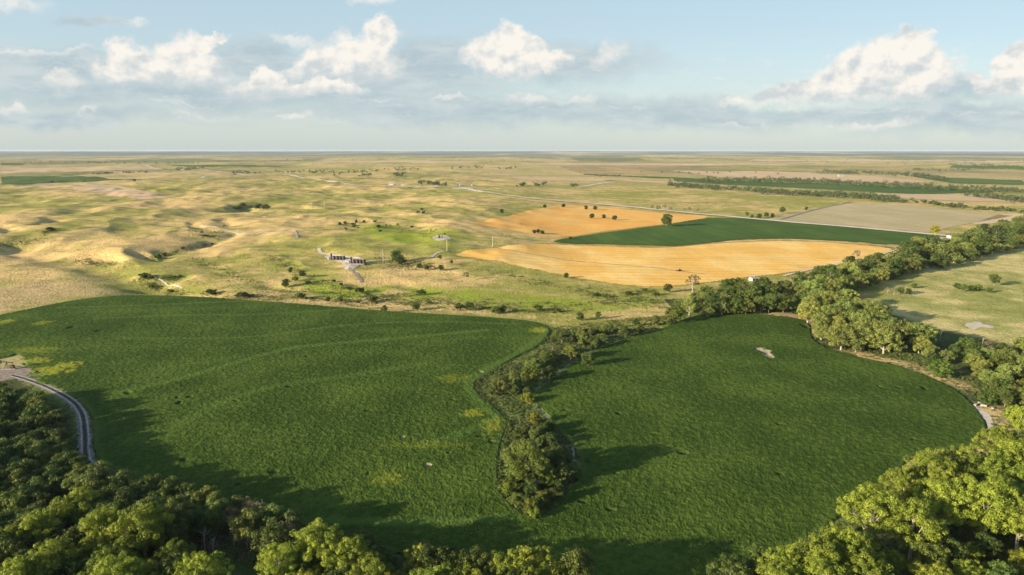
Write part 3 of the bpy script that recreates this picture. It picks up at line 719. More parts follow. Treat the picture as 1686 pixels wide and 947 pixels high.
def make_proto(key):
    nm, bark, Ht, Wd, base, nl, npf, pr, per, ls, lo, hi, tr_, st = KIND[key]
    rg = np.random.RandomState(abs(hash(key)) % 1000 if False else sum(map(ord, key))*7 % 9973)
    lobes, lr, cen, rad = puffs(rg, Ht, Wd, base, nl, npf, pr, 0.66 if nm != 'bush' else 0.6)
    V_, Fq, cl = leaf_cards(cen, rad, per, ls, rg, lo, hi)
    V_[:, 2] = np.maximum(V_[:, 2], 0.05)
    cm = np_mesh(nm+' crown', V_, Fq, cl); cm.materials.append(M_leaf)
    mb = trunk_mesh(rg, Ht, lobes, tr_, base, st); tm = bpy.data.meshes.new(nm+' trunk'); tm.from_pydata(mb.v, [], mb.f); tm.update(); tm.materials.append(bark)
    PROTO[key] = (nm, tm, cm, Ht, Wd)
for key in KIND: make_proto(key)
TREES = []
def place(key, x, y, h=None, label=None, group=None, cat=None, color=(1,1,1), rg=random, wide=None, name=None):
    nm, tm, cm, Ht, Wd = PROTO[key]; s_ = (h or Ht)/Ht; wv = wide or rg.uniform(.88, 1.14)
    e = empty(name or nm, (x, y, ground(x, y)), rg.uniform(0, 2*PI)); e.scale = (s_*wv, s_*wv, s_)
    cat = cat or ('bush' if nm == 'bush' else 'tree')
    tag(e, label, cat, group)
    t_ = bpy.data.objects.new('stem' if nm == 'bush' else 'trunk', tm); sc.collection.objects.link(t_); t_.parent = e
    c_ = bpy.data.objects.new('foliage' if nm == 'bush' else 'crown', cm); sc.collection.objects.link(c_); c_.parent = e; c_.color = (*color, 1)
    TREES.append((x, y, Wd/2*s_)); return e
def crown_at(key, px, py, h=None):
    """foot of a tree whose crown centre shows at this photo pixel"""
    hh_ = (h or PROTO[key][3])*0.6
    if py > 470 or True:
        p = hit(px, py, hh_) if py <= 486 else flat(px, py, hh_)
    return p[0], p[1]
ORD = ['first','second','third','fourth','fifth','sixth','seventh','eighth','ninth','tenth','eleventh','twelfth','thirteenth','fourteenth','fifteenth','sixteenth','seventeenth','eighteenth','nineteenth','twentieth']
def ordinal(k): return ORD[k] if k < len(ORD) else ('twenty-'+ORD[k-20] if k < 29 else 'thirtieth' if k == 29 else 'thirty-'+ORD[k-30] if k < 39 else 'fortieth' if k == 39 else 'forty-'+ORD[k-40] if k < 49 else 'fiftieth' if k == 49 else 'fifty-'+ORD[k-50] if k < 59 else 'sixtieth' if k == 59 else 'sixty-'+ORD[k-60] if k < 69 else 'seventieth' if k == 69 else 'seventy-'+ORD[k-70] if k < 79 else 'eightieth' if k == 79 else 'eighty-'+ORD[k-80])
def tint(rg, v=0.22, warm=0.0):
    b = 1+rg.uniform(-v, v); hsh = rg.uniform(-v, v)*.6+warm
    return (b*(1+hsh), b, b*(1-hsh*.4))
def wood(poly_px, n, keys, hr, spacing, phrase, group, seed, warm=0.0, bright=1.0, avoid=None):
    """scatter n trees whose crown centres fall in a photo polygon; every one labelled by its order from the left"""
    rg = random.Random(seed); hm = (hr[0]+hr[1])/2*0.6
    P_ = [(hit(p[0], p[1], hm) if p[1] <= 486 else flat(p[0], p[1], hm))[:2] for p in poly_px]
    bx = [p[0] for p in P_]; by = [p[1] for p in P_]; got = []; tries = 0
    while len(got) < n and tries < n*80:
        tries += 1; x, y = rg.uniform(min(bx), max(bx)), rg.uniform(min(by), max(by))
        if not bool(inside(np.array([x]), np.array([y]), P_)[0]): continue
        sp_ = spacing*(0.75 if tries > n*40 else 1)
        if any((x-a)**2+(y-b)**2 < sp_**2 for a, b in got): continue
        if any((x-a)**2+(y-b)**2 < (sp_*.5+r_*.35)**2 for a, b, r_ in TREES[-900:]): continue
        if avoid and bool(inside(np.array([x]), np.array([y]), avoid)[0]): continue
        got.append((x, y))
    got.sort(key=lambda p: p[0]/p[1])
    for k, (x, y) in enumerate(got):
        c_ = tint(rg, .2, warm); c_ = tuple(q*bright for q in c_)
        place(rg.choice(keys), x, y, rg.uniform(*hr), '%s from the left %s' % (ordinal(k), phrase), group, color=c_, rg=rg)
    return got
def one(key, px, py, h, label, group=None, color=(1,1,1), seed=0, name=None, wide=None):
    x, y = crown_at(key, px, py, h); return place(key, x, y, h, label, group, color=color, rg=random.Random(int(px*7+py)), name=name, wide=wide)

# -- the lone and named trees first
big = one('vine', 868, 750, 16.5, 'huge dark vine-covered tree at the lower tip of the draw', color=(.95,1.08,.95), wide=1.02)
LW = 'trees of the lower left wood'
for k, (px, py, key, h, lab) in enumerate([
  (235,872,'cotton1',19,'tall bright cottonwood with billowy crown in front of the brown clearing'),
  (165,872,'cotton2',17,'bright yellow-green cottonwood left of the tall billowy one'),
  (128,835,'cotton3',15,'bright cottonwood behind two others, topping the dark wood'),
  (60,872,'cotton2',15,'yellow-green cottonwood near the left frame edge in the front wood'),
  (85,925,'cotton3',15,'low front cottonwood at the bottom left, half shaded'),
  (462,932,'cotton2',15,'bright cottonwood at bottom edge right of the brown clearing'),
  (520,900,'cotton1',18,'tall yellow-green cottonwood standing highest at bottom left of centre'),
  (570,920,'cotton3',16,'yellow-green cottonwood right of the highest one at the bottom edge'),
  (610,950,'cotton2',14,'cut-off bright cottonwood at the bottom edge by the shadow'),
  (828,945,'cotton2',15,'bright lone cottonwood top rising from the shadow at bottom centre'),
  (905,955,'cotton2',13,'small bright cottonwood top right of the bottom centre one'),
  (330,945,'cotton3',15,'cottonwood cut by the bottom edge beneath the brown clearing'),
  (190,955,'cotton1',16,'cottonwood cut by the bottom edge left of the billowy one'),
  (690,912,'olive2',10,'small olive tree in the bottom shadow left of centre'),
  (20,960,'cotton2',15,'cottonwood in the very bottom left corner'),
 ]): one(key, px, py, h*.88, lab, LW)
RW = 'tall cottonwoods of the lower right wood'
for k, (px, py, key, h, lab) in enumerate([
  (1440,845,'cotton1',19,'big bright cottonwood with pale limbs showing, leftmost large crown of the right wood'),
  (1395,905,'cotton3',15,'bright cottonwood in front of the pale-limbed one'),
  (1350,925,'cotton2',15,'yellow-green cottonwood beside the small sandy clearing'),
  (1300,935,'cotton3',13,'low yellow cottonwood just below the small sandy clearing'),
  (1205,945,'dark2',10,'dark low tree leftmost in the bottom right wood'),
  (1255,925,'dark1',11,'dark green tree left of the small sandy clearing'),
  (1505,865,'cotton2',18,'bright cottonwood right of the pale-limbed one'),
  (1530,780,'cotton1',18,'broad bright cottonwood at the field corner, uppermost of the right wood'),
  (1490,800,'cotton3',15,'bright cottonwood leaning over the field edge'),
  (1590,770,'cotton3',16,'bright rounded cottonwood right of the field corner'),
  (1560,830,'cotton1',18,'dense bright cottonwood inside the right wood'),
  (1630,835,'cotton1',20,'huge cottonwood with forked white trunk near the right edge'),
  (1682,850,'cotton2',18,'tall cottonwood cut by the right edge'),
  (1650,730,'cotton3',15,'bright cottonwood behind the sandy bank at right'),
  (1685,760,'cotton1',17,'cottonwood at the right edge above the forked trunk'),
  (1680,690,'cotton2',14,'cottonwood at right edge behind the rubble'),
  (1420,945,'cotton3',14,'front cottonwood at the bottom edge below the pale limbs'),
  (1350,955,'cotton1',14,'bright cottonwood cut by the bottom edge right of centre'),
  (1560,905,'dark1',10,'dark tree beneath the forked white trunk'),
  (1280,965,'cotton2',13,'cottonwood crown touching the bottom edge below the clearing'),
 ]): one(key, px, py, h, lab, RW)
DR = 'trees and bushes of the brushy draw'
for k, (px, py, key, h, lab, c_) in enumerate([
  (1112,515,'dark2',10,'broad round dark tree at the top corner of the right field',(1.2,1.1,1)),
  (1080,525,'olive1',6,'grey-olive shrub left of the round corner tree',(1.1,1,1)),
  (1055,541,'dark2',5,'dark shrub at the draw edge near the corner tree',(1,1,1)),
  (1030,545,'dark1',6,'dark shrub along the draw edge, second from the corner tree',(1,1,1)),
  (1005,540,'olive1',6,'olive shrub on the draw where the sandy edge begins',(1,1.1,1)),
  (980,560,'dark2',6,'dark shrub above the sandy field edge',(1,1,1)),
  (955,520,'dark2',5,'dark green shrub at the head of the draw',(1,1,1)),
  (985,518,'olive2',5,'pale shrub right of the draw head',(1,1,1)),
  (940,578,'olive1',8,'big olive shrub tree in the middle of the draw',(1.3,1.15,.9)),
  (968,590,'dark1',7,'dark shrub tree right of the big olive one',(1,1,1)),
  (960,552,'olive2',7,'grey brown shrub behind the big olive one',(1.2,1,1)),
  (925,555,'olive1',6,'grey olive shrub at the upper left of the draw',(1,.95,1)),
  (910,575,'thin1',6,'leafless brown shrub in the draw',(1.2,1.1,1)),
  (900,590,'dark1',7,'dark shrub tree in the draw centre',(1,1,1)),
  (882,598,'olive1',7,'long olive shrub in the draw centre',(1,1.1,.9)),
  (872,615,'dark2',8,'round green shrub tree low in the draw',(1.5,1.3,1)),
  (905,612,'dark1',7,'dark shrub casting a long shadow on the right field',(1,1,1)),
  (826,632,'olive1',8,'round olive-brown shrub at the bend of the draw',(1.2,1.05,1)),
  (808,644,'olive2',4.5,'small olive bush on the bend corner',(1,1,.9)),
  (845,640,'dark2',5,'dark low shrub right of the olive-brown one',(1,1,1)),
  (860,655,'bush1',3,'tiny green bush in the open part of the draw',(1,1.2,.9)),
  (868,654,'bush1',4,'small yellow bush in the open part of the draw',(2.0,1.6,.7)),
  (880,688,'bush1',4,'small olive-gold bush above the huge tree',(1.6,1.35,.7)),
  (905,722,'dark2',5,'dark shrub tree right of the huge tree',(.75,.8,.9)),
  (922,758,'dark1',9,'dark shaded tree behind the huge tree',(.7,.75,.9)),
  (898,780,'dark2',7,'dark shrub at the foot of the huge tree',(1.1,1.1,.9)),
  (850,822,'olive1',5,'olive bush left of the draw tip',(1.2,1.2,.9)),
  (872,832,'bush1',4,'olive-gold bush at the very tip of the draw',(1.5,1.3,.8)),
  (892,818,'olive1',4.5,'reddish olive bush right of the pond',(1.5,1.2,.9)),
  (836,802,'bush2',4,'green bush left of the pond',(1.8,1.6,1)),
  (845,775,'bush1',4,'low bush hugging the huge tree on its left',(.9,1,1)),
  (880,845,'bush2',3,'low green bush below the draw tip',(1.8,1.8,1)),
  (916,800,'dark2',4,'dark low bush right of the huge tree foot',(1,1,1)),
  (898,703,'dark1',4.5,'dark tree crown just above the huge tree',(.8,.9,.9)),
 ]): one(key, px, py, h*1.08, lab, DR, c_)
PR = 'lone trees and bushes on the open prairie'
for (px, py, key, h, lab, c_) in [
  (653,420,'dark1',13,'tall dark tree beside the path on the green prairie patch',(.8,.9,1)),
  (660,428,'dark2',8,'dark shrub beneath the tall prairie tree',(.7,.8,1)),
  (690,437,'dark2',5,'dark bush cluster below the prairie tree',(.6,.7,.9)),
  (703,440,'dark1',5,'dark bush right end of the cluster below the prairie tree',(.6,.7,.9)),
  (726,440,'dark2',5,'lone dark bush right of the cluster below the prairie tree',(.6,.7,.9)),
  (724,423,'olive1',5,'olive bush right of the short gravel path',(1,1,1)),
  (743,431,'olive2',4.5,'small olive tree near the golden field corner',(1,1,1)),
  (767,453,'thin1',8,'lone brown tree with a long thin shadow on dry grass',(.7,.8,.8)),
  (932,453,'dark2',5,'dark bush at the lower edge of the golden field',(.8,.9,1)),
  (1098,360,'dark1',20,'tall lone tree standing between the orange field and green wedge',(1,1,1)),
  (1141,463,'thin1',15,'half bare tree rising above the river trees by the golden field',(.8,.9,.7)),
  (1100,473,'dark2',7,'round dark bush below the golden field',(1,1,1)),
  (1410,418,'thin1',11,'sparse grey tree on the golden field edge',(.9,.9,.9)),
  (1478,412,'thin1',11,'sparse pale tree at the point of the golden field',(1.1,1.1,1)),
  (1638,459,'olive2',10,'lone pasture tree with a long shadow at right',(1,1,.8)),
  (1540,378,'cotton2',14,'yellow tree beside the farm among the river trees',(1.45,1.15,.6)),
  (826,347,'dark1',9,'tiny dark lone tree on prairie left of the orange field',(.5,.6,.8)),
  (975,355,'dark1',9,'leftmost of three small dark trees in the orange field',(.6,.7,.8)),
  (994,356,'dark1',8,'middle of three small dark trees in the orange field',(.6,.7,.8)),
  (1012,358,'dark2',8,'rightmost of three small dark trees in the orange field',(.6,.7,.8)),
  (965,341,'dark2',8,'round dark tree by the road left of its neighbour',(.6,.7,.8)),
  (980,342,'dark2',8,'round dark tree by the road right of its neighbour',(.6,.7,.8)),
  (897,339,'dark1',8,'small dark roadside tree at the top of the orange field',(.6,.7,.8)),
  (928,338,'dark1',8,'small dark roadside tree left of the round pair',(.6,.7,.8)),
  (880,381,'dark2',5,'dark bush left in the low row on the orange field',(.6,.7,.8)),
  (886,380,'dark1',6,'dark bush middle in the low row on the orange field',(.6,.7,.8)),
  (893,382,'dark2',5,'dark bush right in the low row on the orange field',(.6,.7,.8)),
  (939,392,'bush2',4,'tiny dark bush at the left tip of the green wedge',(.7,.7,.8)),
  (478,444,'dark2',5,'small dark bush on the prairie slope left of the tanks',(.6,.7,.8)),
  (498,450,'dark1',6,'small dark bush with shadow on the green slope',(.6,.7,.8)),
  (470,465,'dark2',7,'dark bush low on the bright green slope',(.8,.9,.9)),
  (486,458,'bush1',4,'light green bush on the bright green slope',(1.2,1.4,.8)),
  (685,503,'dark1',6,'dark bush with long shadow at the left field edge',(.9,1,1)),
  (632,508,'olive2',6,'olive tree at the left field edge, first of the row',(.9,1,1)),
  (755,504,'olive1',6,'olive bush left in the pair above the left field',(1,1.1,1)),
  (772,503,'dark2',6.5,'dark bush right in the pair above the left field',(.9,1,1)),
  (815,510,'bush1',5,'olive bush above the field, right of the pair',(1,1.1,1)),
  (828,508,'dark2',5,'dark bush at the right end of the field edge row',(1,1,1)),
  (560,492,'olive1',5,'grey bush on the bank above the left field',(.9,.9,1)),
  (540,492,'dark2',4,'dark bush on the bank left of the grey one',(.7,.8,.9)),
  (1100,530,'bush1',3,'low olive bush under the round corner tree',(1,1,1)),
  (1250,355,'dark2',8,'dark bush left end of the roadside thicket',(.7,.8,.9)),
  (1262,353,'dark1',9,'dark bush second in the roadside thicket',(.7,.8,.9)),
  (1238,356,'dark2',6,'dark low bush trailing off the roadside thicket',(.7,.8,.9)),
  (1272,354,'dark2',7,'dark bush right end of the roadside thicket',(.7,.8,.9)),
  (1288,345,'olive1',13,'taller olive tree right of the roadside thicket',(.9,1,.9)),
  (1230,352,'olive2',9,'slim olive tree left of the roadside thicket',(1.1,1.1,.8)),
  (1328,343,'dark1',7,'small dark bush on the fence line right of the thicket',(.7,.8,.9)),
 ]: one(key, px, py, h, lab, PR, c_)
for k, (px, py, h) in enumerate([(1074,341,10),(1084,342,12),(1094,340,10),(1104,344,9),(1127,345,9),(1135,344,10),(1150,346,8)]):
    one('thin1', px, py, h, '%s from the left in the thin brown grove beyond the orange field' % ordinal(k), 'brown grove beyond the orange field', (.7,.75,.7))
for k, (px, py, h, key) in enumerate([(1576,470,5,'dark2'),(1588,473,6,'olive1'),(1600,474,5,'dark2'),(1611,473,5,'bush1'),(1628,477,4,'bush1')]):
    one(key, px, py, h, '%s bush from the left in the row across the right pasture' % ordinal(k), 'bush row on the right pasture', (.9,1,.9))
for k, (px, py, h, key) in enumerate([(1462,476,5,'thin1'),(1472,479,6,'thin1'),(1483,477,6,'olive1'),(1496,479,5,'dark2'),(1505,470,4,'bush1')]):
    one(key, px, py, h, '%s bush from the left in the brown thicket beside the river trees' % ordinal(k), 'brown thicket on the right pasture', (1,1,.9))

# -- woods
wood([(905,548),(1000,532),(1085,528),(1040,552),(975,575),(930,600),(870,650),(840,645),(800,640),(830,615),(880,585)], 34, ['olive1','olive2','dark2','bush1'], (3,6), 4.0, 'of the low shrubs filling the upper draw', 'low shrubs of the upper draw', 31, .0, 1.15)
wood([(850,700),(905,695),(945,740),(945,790),(905,830),(870,840),(835,800),(832,750)], 22, ['dark1','dark2','olive1','bush1'], (3,6), 4.0, 'of the shrubs packed round the huge tree', 'shrubs round the huge tree', 32, .0, .95)
CLEAR = [flat(*p) for p in [(300,900),(330,865),(400,860),(440,880),(430,925),(330,940)]]
wood([(-10,648),(45,655),(92,690),(108,735),(60,745),(-10,735)], 34, ['dark1','dark2','olive1'], (7,11), 5.4, 'of the shaded round trees beside the twin-rut track', 'upper trees of the lower left wood', 11, .0, 1.0)
wood([(-10,735),(60,745),(112,745),(135,775),(125,800),(-10,800)], 26, ['dark1','dark2','olive1','olive2'], (8,11), 6, 'of the dark round trees below the track bend', 'middle trees of the lower left wood', 12, .03, 1.2)
wood([(115,772),(210,792),(330,815),(345,850),(250,850),(140,835)], 20, ['olive1','olive2','dark1','dark2'], (8,11), 6, 'of the olive trees along the wood edge under the track', 'edge trees of the lower left wood', 13, .02, 1.2)
wood([(300,812),(420,835),(500,862),(470,885),(400,862),(310,850)], 14, ['olive1','olive2','thin1','dark1'], (8,11), 5.5, 'of the brownish trees behind the clearing', 'trees behind the clearing', 14, .03, 1.15)
wood([(-10,800),(140,835),(300,852),(290,890),(150,900),(-10,880)], 24, ['dark1','dark2','olive1'], (8,11), 6.5, 'of the dark trees between the cottonwoods, lower left', 'dark trees between the lower left cottonwoods', 15, .03, 1.05, CLEAR)
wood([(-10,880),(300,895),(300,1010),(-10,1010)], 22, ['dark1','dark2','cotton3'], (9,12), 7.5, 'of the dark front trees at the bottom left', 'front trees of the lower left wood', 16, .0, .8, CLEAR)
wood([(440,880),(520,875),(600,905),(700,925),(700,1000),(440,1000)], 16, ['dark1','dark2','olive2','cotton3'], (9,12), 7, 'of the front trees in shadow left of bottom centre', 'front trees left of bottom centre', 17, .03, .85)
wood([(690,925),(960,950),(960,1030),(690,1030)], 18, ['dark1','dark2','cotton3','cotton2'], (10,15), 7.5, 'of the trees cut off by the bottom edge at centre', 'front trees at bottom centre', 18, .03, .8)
wood([(-190,650),(-15,650),(-15,1000),(-190,1000)], 36, ['cotton3','cotton2','dark1','dark2'], (8,15), 8, 'of the trees beyond the left frame edge', 'trees beyond the left frame edge', 19, 0, .9)
wood([(1440,880),(1640,880),(1760,900),(1760,1010),(1280,1010),(1330,960)], 20, ['dark1','cotton3','dark2'], (7,12), 8, 'of the shaded low trees at the bottom right', 'low trees of the lower right wood', 20, .03, .95)
wood([(1540,800),(1640,760),(1760,720),(1760,880),(1600,870)], 12, ['cotton1','cotton2','cotton3'], (12,17), 8.5, 'of the inner cottonwoods of the lower right wood', 'inner trees of the lower right wood', 21)
wood([(1100,498),(1150,484),(1215,470),(1320,466),(1335,498),(1250,503),(1160,510)], 60, ['dark1','dark2','pale1','olive2'], (7,14), 5.8, 'of the dark river trees along the top of the right field', 'river trees above the right field', 22, .0, 1.0)
wood([(1325,478),(1385,468),(1420,505),(1470,530),(1530,550),(1510,568),(1420,570),(1352,552),(1330,515)], 44, ['pale1','pale2'], (8,16), 6.5, 'of the pale cottonwoods at the upper right field corner', 'pale cottonwoods at the field corner', 23, .0, 1.1)
wood([(1310,462),(1400,432),(1470,418),(1500,438),(1440,460),(1390,484),(1340,480)], 62, ['dark1','pale1','pale2','dark2'], (7,16), 6.5, 'of the river trees behind the field corner cottonwoods', 'river trees in the lower bend', 24)
wood([(1460,420),(1520,393),(1600,382),(1625,400),(1590,424),(1500,442)], 70, ['dark1','pale1','pale2','dark2'], (7,17), 7, 'of the river trees beside the white farm', 'river trees beside the farm', 25)
wood([(1600,384),(1650,368),(1700,358),(1710,395),(1650,410),(1595,422)], 62, ['dark1','pale1','pale2','dark2'], (8,18), 8, 'of the far river trees at the right edge', 'river trees at the right edge', 26)
wood([(1520,562),(1580,560),(1640,580),(1660,605),(1600,598),(1530,598)], 14, ['dark1','dark2','thin1','pale2'], (5,9), 6, 'of the low dark trees across the sandy bank', 'low trees beyond the right field', 27)
wood([(1600,570),(1700,560),(1700,660),(1650,650),(1610,620)], 22, ['pale1','pale2','dark1'], (7,11), 6.5, 'of the green trees at the right edge above the rubble', 'green trees at the right edge', 28)
for (px, py, h, lab) in [(1548,605,9,'broad dark tree alone on the sandy bank'), (1660,640,9,'dark leafy tree right of the sandy bank'),(1625,655,6,'grey green shrub above the rubble')]:
    one('dark2', px, py, h, lab, 'trees on the sandy bank', (1.1,1.2,1))
# bushes hugging the gullies and the bank above the left field
gl = [('gully by the shaded slope', [(225,462),(262,476),(300,486),(320,489)], 9), ('gully below the hilltop', [(228,458),(262,459),(296,456)], 9), ('dark hollow', [(385,345),(400,340),(420,342),(440,344)], 12),
      ('upper gully', [(318,376),(335,387),(350,391),(368,372)], 8), ('middle gully', [(255,425),(275,420),(300,410),(350,402)], 9), ('small slope hollow', [(70,384),(85,380),(92,376)], 6),
      ('bank above the left field', [(330,484),(420,490),(520,494),(600,498),(700,500),(850,512),(930,515)], 24), ('green slope', [(500,470),(540,462),(580,480),(620,488),(690,485)], 12), ('prairie ridge', [(560,370),(600,376),(650,372),(720,380)], 10),
      ('rough ground below the golden field', [(950,480),(1000,490),(1060,480),(1090,490)], 10)]
for gi, (nm, pts, n) in enumerate(gl):
    n = int(n*0.6)
    rg = random.Random(60+gi); got = []
    for k in range(n):
        t_ = ((k//3*3+1.5)+rg.gauss(0, .7))/n*(len(pts)-1); t_ = min(max(t_, 0), len(pts)-1.001); i = int(t_); f_ = t_-i
        px = pts[i][0]+(pts[i+1][0]-pts[i][0])*f_+rg.uniform(-3, 3); py = pts[i][1]+(pts[i+1][1]-pts[i][1])*f_+rg.uniform(-2, 2)
        got.append((px, py))
    got.sort()
    for k, (px, py) in enumerate(got):
        x, y = hit(px, py)[:2]; key = rg.choice(['bush1', 'bush2', 'bush2'])
        place(key, x, y, rg.choice([1.6,2.2,2.8,4.2]) if gi != 2 else rg.uniform(5, 8), '%s bush from the left along the %s' % (ordinal(k), nm), 'bushes along the '+nm, color=tuple(q*.9 for q in tint(rg)), rg=rg, wide=rg.uniform(1.2, 2.0))
# dead snags
def snag(px, py, h, lab, grp):
    x, y = hit(px, py)[:2]; rg = random.Random(int(px*13+py)); e = empty('dead_tree', (x, y, ground(x, y)), rg.uniform(0, 6)); tag(e, lab, 'dead tree', grp)
    mb = MB(); mb.tube([(0,0,-.3),(0.1,0,h*.4),(rg.uniform(-.4,.4),.2,h*.8),(rg.uniform(-.6,.6),.3,h)], [.22,.17,.1,.03], 6); mb.build('trunk', M_deadwood, e)
    mb = MB()
    for k in range(9):
        z = h*rg.uniform(.35, .85); a = rg.uniform(0, 6.28); L = h*rg.uniform(.15, .35)
        m1 = (math.cos(a)*L*.5, math.sin(a)*L*.5, z+L*.35); mb.tube([(0,.05,z), m1, (math.cos(a+.3)*L, math.sin(a+.3)*L, z+L*1.0)], [.09,.06,.02], 5)
    mb.build('branches', M_deadwood, e)
SN = 'bleached dead trees'
for (px, py, h, lab) in [(338,905,7,'leftmost pale snag in the brown clearing'),(352,912,5,'short pale snag in the middle of the clearing'),(385,898,6,'pale snag on the right of the clearing'),(408,905,5,'rightmost low snag of the clearing'),
     (310,858,8,'grey snag on the clearing upper edge'),(322,860,7,'grey snag beside another on the clearing upper edge'),(434,870,9,'grey snag right of the clearing'),
     (1455,925,11,'pale bare tree under the pale-limbed cottonwood'),(1420,900,9,'bare limbs left of the pale-limbed cottonwood'),(1548,560,7,'pale snag on the pasture side of the bank'),(1618,566,4,'pale snag at the pasture corner'),
     (1545,925,6,'small bare snag in the right wood shade'),(1258,512,9,'white trunked dead tree among the dark river trees'),(1368,530,7,'pale dead tree among the pale cottonwoods')]: snag(px, py, h, lab, SN)
# reddish dead brush in the clearing
bm_ = []; rg = np.random.RandomState(3)
cen = []
for k in range(130):
    px, py = rg.uniform(310, 445), rg.uniform(882, 930); x, y = flat(px, py); cen.append((x, y, .5))
V_, Fq, cl = leaf_cards(np.array(cen), rg.uniform(.5, 1.3, len(cen)), 26, .35, rg, C(.12,.075,.045), C(.30,.20,.13), 0.5)
tag(link('dead_brush', np_mesh('dead_brush', V_, Fq, cl), M_leaf), 'reddish dry brush covering the wood clearing', 'brush', None, 'stuff')
# tangled ground cover: grass and low scrub in the draw and under wood edges
cen = []; rad = []
def cover(poly, n, rr=(.4, 1.0)):
    P_ = [flat(*p) for p in poly]; bx = [p[0] for p in P_]; by = [p[1] for p in P_]; k = 0
    xs = rg.uniform(min(bx), max(bx), n*4); ys = rg.uniform(min(by), max(by), n*4); ok = np.nonzero(inside(xs, ys, P_))[0][:n]
    for i in ok: cen.append((xs[i], ys[i], rg.uniform(.1, .5))); rad.append(rg.uniform(*rr))
cover([(905,540),(1000,528),(1090,520),(1125,524),(1060,550),(985,572),(900,628),(876,655),(900,690),(945,735),(955,775),(925,820),(880,850),(830,810),(824,745),(838,700),(810,665),(786,635),(850,590)], 2600)
cover([(1340,560),(1430,590),(1545,625),(1600,655),(1640,660),(1600,625),(1540,600),(1500,580),(1400,572)], 350, (.3,.8))
cover([(1620,600),(1700,600),(1700,720),(1640,720),(1625,680),(1600,640)], 260, (.5,1.2))
cover([(150,765),(215,790),(300,808),(470,862),(560,892),(650,917),(800,962),(960,990),(960,1010),(0,1010),(-10,650),(50,640),(120,680),(128,740)], 1600, (.5,1.5))
cover([(1100,515),(1330,520),(1340,500),(1500,440),(1686,395),(1686,375),(1400,440),(1250,480),(1110,500)], 900, (.5,1.4))
cover([(1335,560),(1330,500),(1420,500),(1540,560),(1540,610)], 300, (.5,1.3))
cover([(1350,882),(1480,790),(1520,755),(1700,735),(1700,1000),(1200,1000),(1300,906)], 700, (.5,1.4))
cover([(850,850),(900,842),(960,850),(960,880),(800,900),(540,890),(560,862),(700,866)], 260, (.3,.6))
lf = smoothpts([flat(*p) for p in [(905,541),(850,588),(812,612),(784,632),(790,652),(808,667),(830,688),(838,704),(826,740),(822,778),(830,812),(850,840),(880,850),(912,838)]], 12)
for (ex, ey) in lf:
    for q in range(5): cen.append((ex+rg.normal()*.9, ey+rg.normal()*.9, .35)); rad.append(rg.uniform(.35, .85))
V_, Fq, cl = leaf_cards(np.array(cen), np.array(rad), 42, .34, rg, C(.045,.065,.016), C(.16,.19,.045), 0.55)
V_[:, 2] = np.maximum(V_[:, 2], .02)
tag(link('undergrowth', np_mesh('undergrowth', V_, Fq, cl), M_leaf), 'low green scrub and weeds in the draw and under the trees', 'undergrowth', None, 'stuff')

# low scrub along the prairie's drains and banks
cen = []; rad = []; rg = np.random.RandomState(21)
def scrub(pts, n, thick=3.0, r_=(.5, 1.5)):
    L = len(pts)-1; k = 0
    while k < n:
        t_ = rg.rand()*L; i = int(t_); f_ = t_-i
        m_ = rg.randint(3, 9); px = pts[i][0]+(pts[i+1][0]-pts[i][0])*f_+rg.normal()*thick; py = pts[i][1]+(pts[i+1][1]-pts[i][1])*f_+rg.normal()*thick*.4
        if py > 515: k += 1; continue
        x, y, z = hit(px, py); k += 1; s_ = rg.uniform(1.5, 5)
        for q in range(m_):
            xx, yy_ = x+rg.normal()*s_*1.3, y+rg.normal()*s_; cen.append((xx, yy_, ground(xx, yy_)+.4)); rad.append(rg.uniform(*r_))
for nm, pts, n in gl: scrub(pts, n*5, 4.0 if 'field' in nm or 'slope' in nm else 2.0)
for P_ in [[(380,487),(480,493),(620,503),(760,511),(900,524)],[(330,485),(480,490),(600,496),(760,503),(900,514),(1000,512)],[(420,480),(520,486),(640,492),(800,500),(940,508)],[(480,478),(560,484),(700,494)],[(700,496),(850,504),(1000,500),(1090,508)],[(600,425),(660,432),(720,440)],[(640,436),(700,443)],[(560,370),(640,375),(700,388),(780,400)],[(130,430),(190,436)],[(600,345),(760,322)],
   [(440,420),(480,440),(520,470)],[(780,440),(900,470),(1000,480)],[(980,500),(1050,492),(1090,505)],[(320,430),(360,440),(420,470)],[(0,404),(70,396)],[(480,350),(540,352)],[(360,318),(480,312)],[(560,330),(700,330)],[(1100,330),(1240,338)]]: scrub(P_, 38, 7.0, (.3, 1.1))
V_, Fq, cl = leaf_cards(np.array(cen), np.array(rad), 26, .42, rg, C(.04,.055,.018), C(.13,.15,.04), 0.55)
tag(link('prairie_scrub', np_mesh('prairie_scrub', V_, Fq, cl), M_leaf), 'low dark scrub scattered along the prairie drains and banks', 'scrub', None, 'stuff')

# -- far trees: one mass of small crowns
cen = []; rad = []; rg = np.random.RandomState(9)
def belt(pts, n, h=(6, 11), thick=3.0, clump=0.5):
    L = len(pts)-1; k = 0
    while k < n:
        t_ = rg.rand()*L; i = int(t_); f_ = t_-i
        if clump and perlin(np.array([t_*5.0+pts[0][0]]), np.array([0.5]))[0] < -0.25*(1-clump)-0.1 and rg.rand() < clump: continue
        px = pts[i][0]+(pts[i+1][0]-pts[i][0])*f_; py = pts[i][1]+(pts[i+1][1]-pts[i][1])*f_+rg.normal()*thick*.5
        x, y, z = hit(px, py); hh_ = rg.uniform(*h); k += 1
        for q in range(7):
            cen.append((x+rg.normal()*hh_*.28, y+rg.normal()*hh_*.28, z+hh_*rg.uniform(.25, .8))); rad.append(hh_*rg.uniform(.2, .34))
belt([(1100,305),(1150,309),(1220,314),(1300,320),(1400,325),(1475,331)], 330, (8,14), 3)
